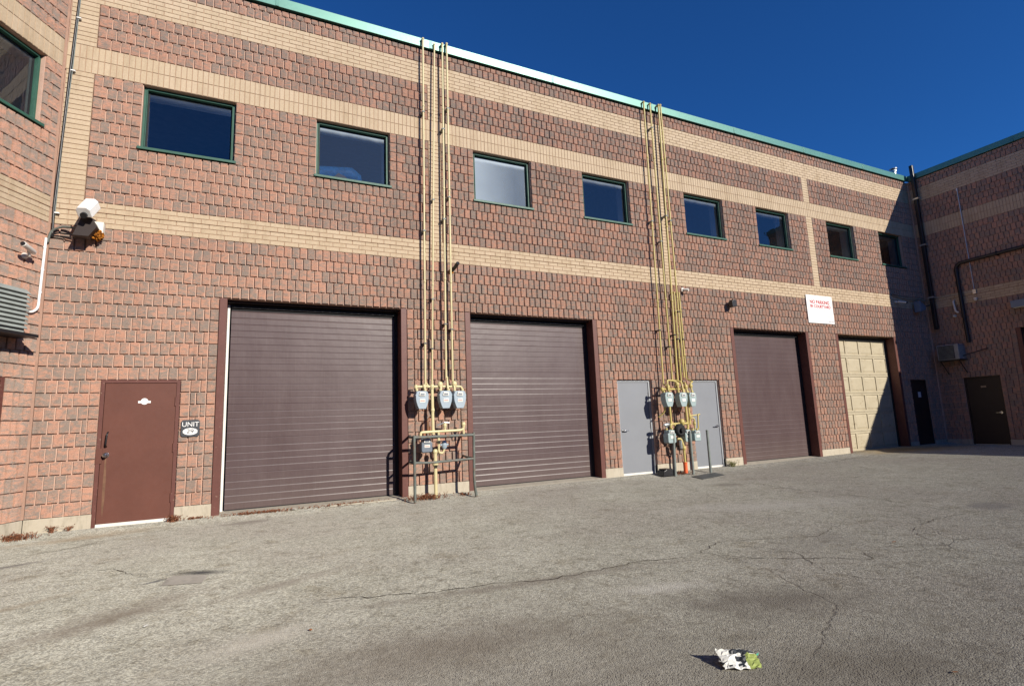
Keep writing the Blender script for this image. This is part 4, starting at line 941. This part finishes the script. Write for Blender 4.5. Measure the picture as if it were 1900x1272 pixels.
s_ = m.build('paper_scrap'); sm = s_.modifiers.new('solid', 'SOLIDIFY'); sm.thickness = .004
tag(s_, 'white paper scraps on the inner sill of the second upper window', 'paper')

# ------------------------------------------------------------ weeds, leaves, litter
def weed(x, y, sx, sy, n, h, label, mat='weed', seed=0):
    rr = random.Random(seed); m = MB()
    for k in range(n):
        p = Vector((x+rr.gauss(0, sx*.5), y+rr.gauss(0, sy*.5), 0)); p.z = H(p.x, p.y)-.003; a = rr.uniform(0, 6.28); L = h*rr.uniform(.4, 1); t = Vector((math.cos(a), math.sin(a), 0))
        pts = [p, p+t*L*.2+Vector((0, 0, L*.5)), p+t*L*.7+Vector((0, 0, L*.75))]
        w0 = rr.uniform(.002, .004); s = Vector((-t.y, t.x, 0))
        m.add([pts[0]-s*w0, pts[0]+s*w0, pts[1]+s*w0, pts[1]-s*w0, pts[2]], [(0, 1, 2, 3), (3, 2, 4)], mat)
        for q in range(4):
            f = pts[1].lerp(pts[2], rr.random()) if q else pts[1]; d = Vector((rr.uniform(-1, 1), rr.uniform(-1, 1), rr.uniform(-.3, .6))).normalized()*rr.uniform(.01, .026); e_ = Vector((rr.uniform(-1, 1), rr.uniform(-1, 1), rr.uniform(-1, 1))).normalized()*.006
            m.add([f-e_, f+d*.5+e_*1.3, f+d, f+d*.5-e_*1.3], [(0, 1, 2, 3)], mat)
    return tag(m.build('dry_weed'), label, 'weed', 'dry weeds along the wall base')
weed(-2.86, -.24, .22, .07, 170, .13, 'dry reddish weed clump at the foot of the left corner', seed=1)
weed(-2.50, -.05, .03, .02, 26, .16, 'small upright dry weed left of the brown red door, nearer the corner', seed=2)
weed(-2.31, -.05, .03, .02, 16, .13, 'tiny upright dry weed just left of the brown red door', seed=3)
weed(-1.01, -.09, .09, .05, 110, .14, 'dry red weed clump at the right foot of the brown red door', seed=4)
weed(-.72, -.06, .14, .03, 50, .06, 'low dry weeds between the brown red door and the big brown door', seed=5)
weed(.2, -.10, .5, .05, 200, .06, 'low dry weeds along the sill under the first big brown door', seed=6)
weed(1.6, -.10, .6, .05, 170, .055, 'thin line of dry weeds at the right half of the first big brown sill', seed=7)
weed(2.98, -.24, .36, .12, 300, .13, 'wide tangle of dry red weeds under the near gas meters', seed=8)
weed(3.75, -.2, .12, .1, 50, .05, 'sparse dry weeds by the right post of the guard rail', seed=9)
weed(9.15, -.25, .3, .12, 120, .10, 'dry red weeds round the orange sleeve', seed=10)
weed(11.05, -.09, .1, .04, 60, .25, 'yellow-green weed at the foot of the pier right of the grey doors', 'weedg', seed=11)
def flat_bit(x, y, s, label, mat, seed, name='dead_leaf', cat='leaf'):
    rr = random.Random(seed); m = MB(); n = 7; x, y = (x, y) if y > -1 else GP(x, y); hz = H(x, y)
    P = [(x+s*rr.uniform(.6, 1)*math.cos(2*math.pi*k/n), y+s*rr.uniform(.5, 1)*math.sin(2*math.pi*k/n), hz+.006+rr.uniform(0, s*.5)) for k in range(n)]
    m.add(P+[(x, y, hz+.006+s*.3)], [(k, (k+1) % n, n) for k in range(n)], mat); return tag(m.build(name), label, cat, 'dead leaves on the asphalt' if name == 'dead_leaf' else None)
flat_bit(5.65, -6.88, .03, 'curled orange leaf lying alone right of the cracks', 'leaf', 1)
flat_bit(.40, -6.2, .016, 'tiny red leaf on the asphalt at lower left centre', 'leaf', 2)
flat_bit(3.13, -8.55, .017, 'brown leaf at the bottom edge right of the crumpled carton', 'leaf', 3)
flat_bit(.72, -.12, .06, 'white crumpled paper scrap on the sill of the first big brown door', 'litterw', 4, 'paper_scrap', 'paper')
flat_bit(-.6, -5.5, .02, 'small white scrap on the asphalt below the repaired patch', 'litterw', 5, 'paper_scrap', 'paper')
# bits of broken board along the first sill
m = MB(); m.box(1.3, 2.45, -.13, -.08, -.03, .012, 'sill'); tag(m.build('sill_board', None, .004), 'narrow broken board lying along the first big brown door sill', 'board')
# crumpled carton in the foreground
CX, CY = GP(2.33, -7.95)
e = empty('crumpled_carton', (CX, CY, -.05), 'crumpled white and green printed carton on the asphalt in the foreground', 'litter')
ax = Vector((.90, -.44, 0)); ay = Vector((.44, .90, 0))
def crumple(name, u0, u1, v0, v1, seed, zf, mats):
    rr = random.Random(seed); m = MB(); nu, nv = 12, 8; P = []
    for j_ in range(nv+1):
        for i_ in range(nu+1):
            u = u0+(u1-u0)*i_/nu; v = v0+(v1-v0)*j_/nv
            e_ = rr.uniform(-.005, .005); z = max(.002, zf(u, v)+rr.uniform(-.005, .006)); q = ax*(u+e_)+ay*(v+rr.uniform(-.005, .005)); P.append((q.x, q.y, z))
    for j_ in range(nv):
        for i_ in range(nu):
            k = j_*(nu+1)+i_; m.add([P[k], P[k+1], P[k+nu+2], P[k+nu+1]], [(0, 1, 2, 3)], mats(u0+(u1-u0)*(i_+.5)/nu, v0+(v1-v0)*(j_+.5)/nv, rr))
    o = m.build(name, e); so = o.modifiers.new('solid', 'SOLIDIFY'); so.thickness = .002; return o
crumple('printed_sheet', -.10, .10, -.075, .0, 5, lambda u, v: .006+max(0, v+.075)*.55+.010*abs(math.sin(u*30)), lambda u, v, rr: 'litterg' if u > .035 else ('litterd' if (-.01 < u < .03 and v > -.055 and rr.random() < .75) or rr.random() < .06 else 'litterw'))
crumple('folded_flap', -.105, .085, -.02, .05, 8, lambda u, v: .045+.022*math.sin(v*70+u*9)-.05*max(0, u-.03), lambda u, v, rr: 'litterd' if abs(v-.012+u*.05) < .009 and -.04 < u < .08 else 'litterw')
crumple('back_sheet', -.07, .12, .02, .085, 11, lambda u, v: .05-max(0, v-.02)*.65+.010*math.sin(u*45), lambda u, v, rr: 'littert' if u > .0 and rr.random() < .8 else ('litterd' if rr.random() < .2 else 'litterw'))
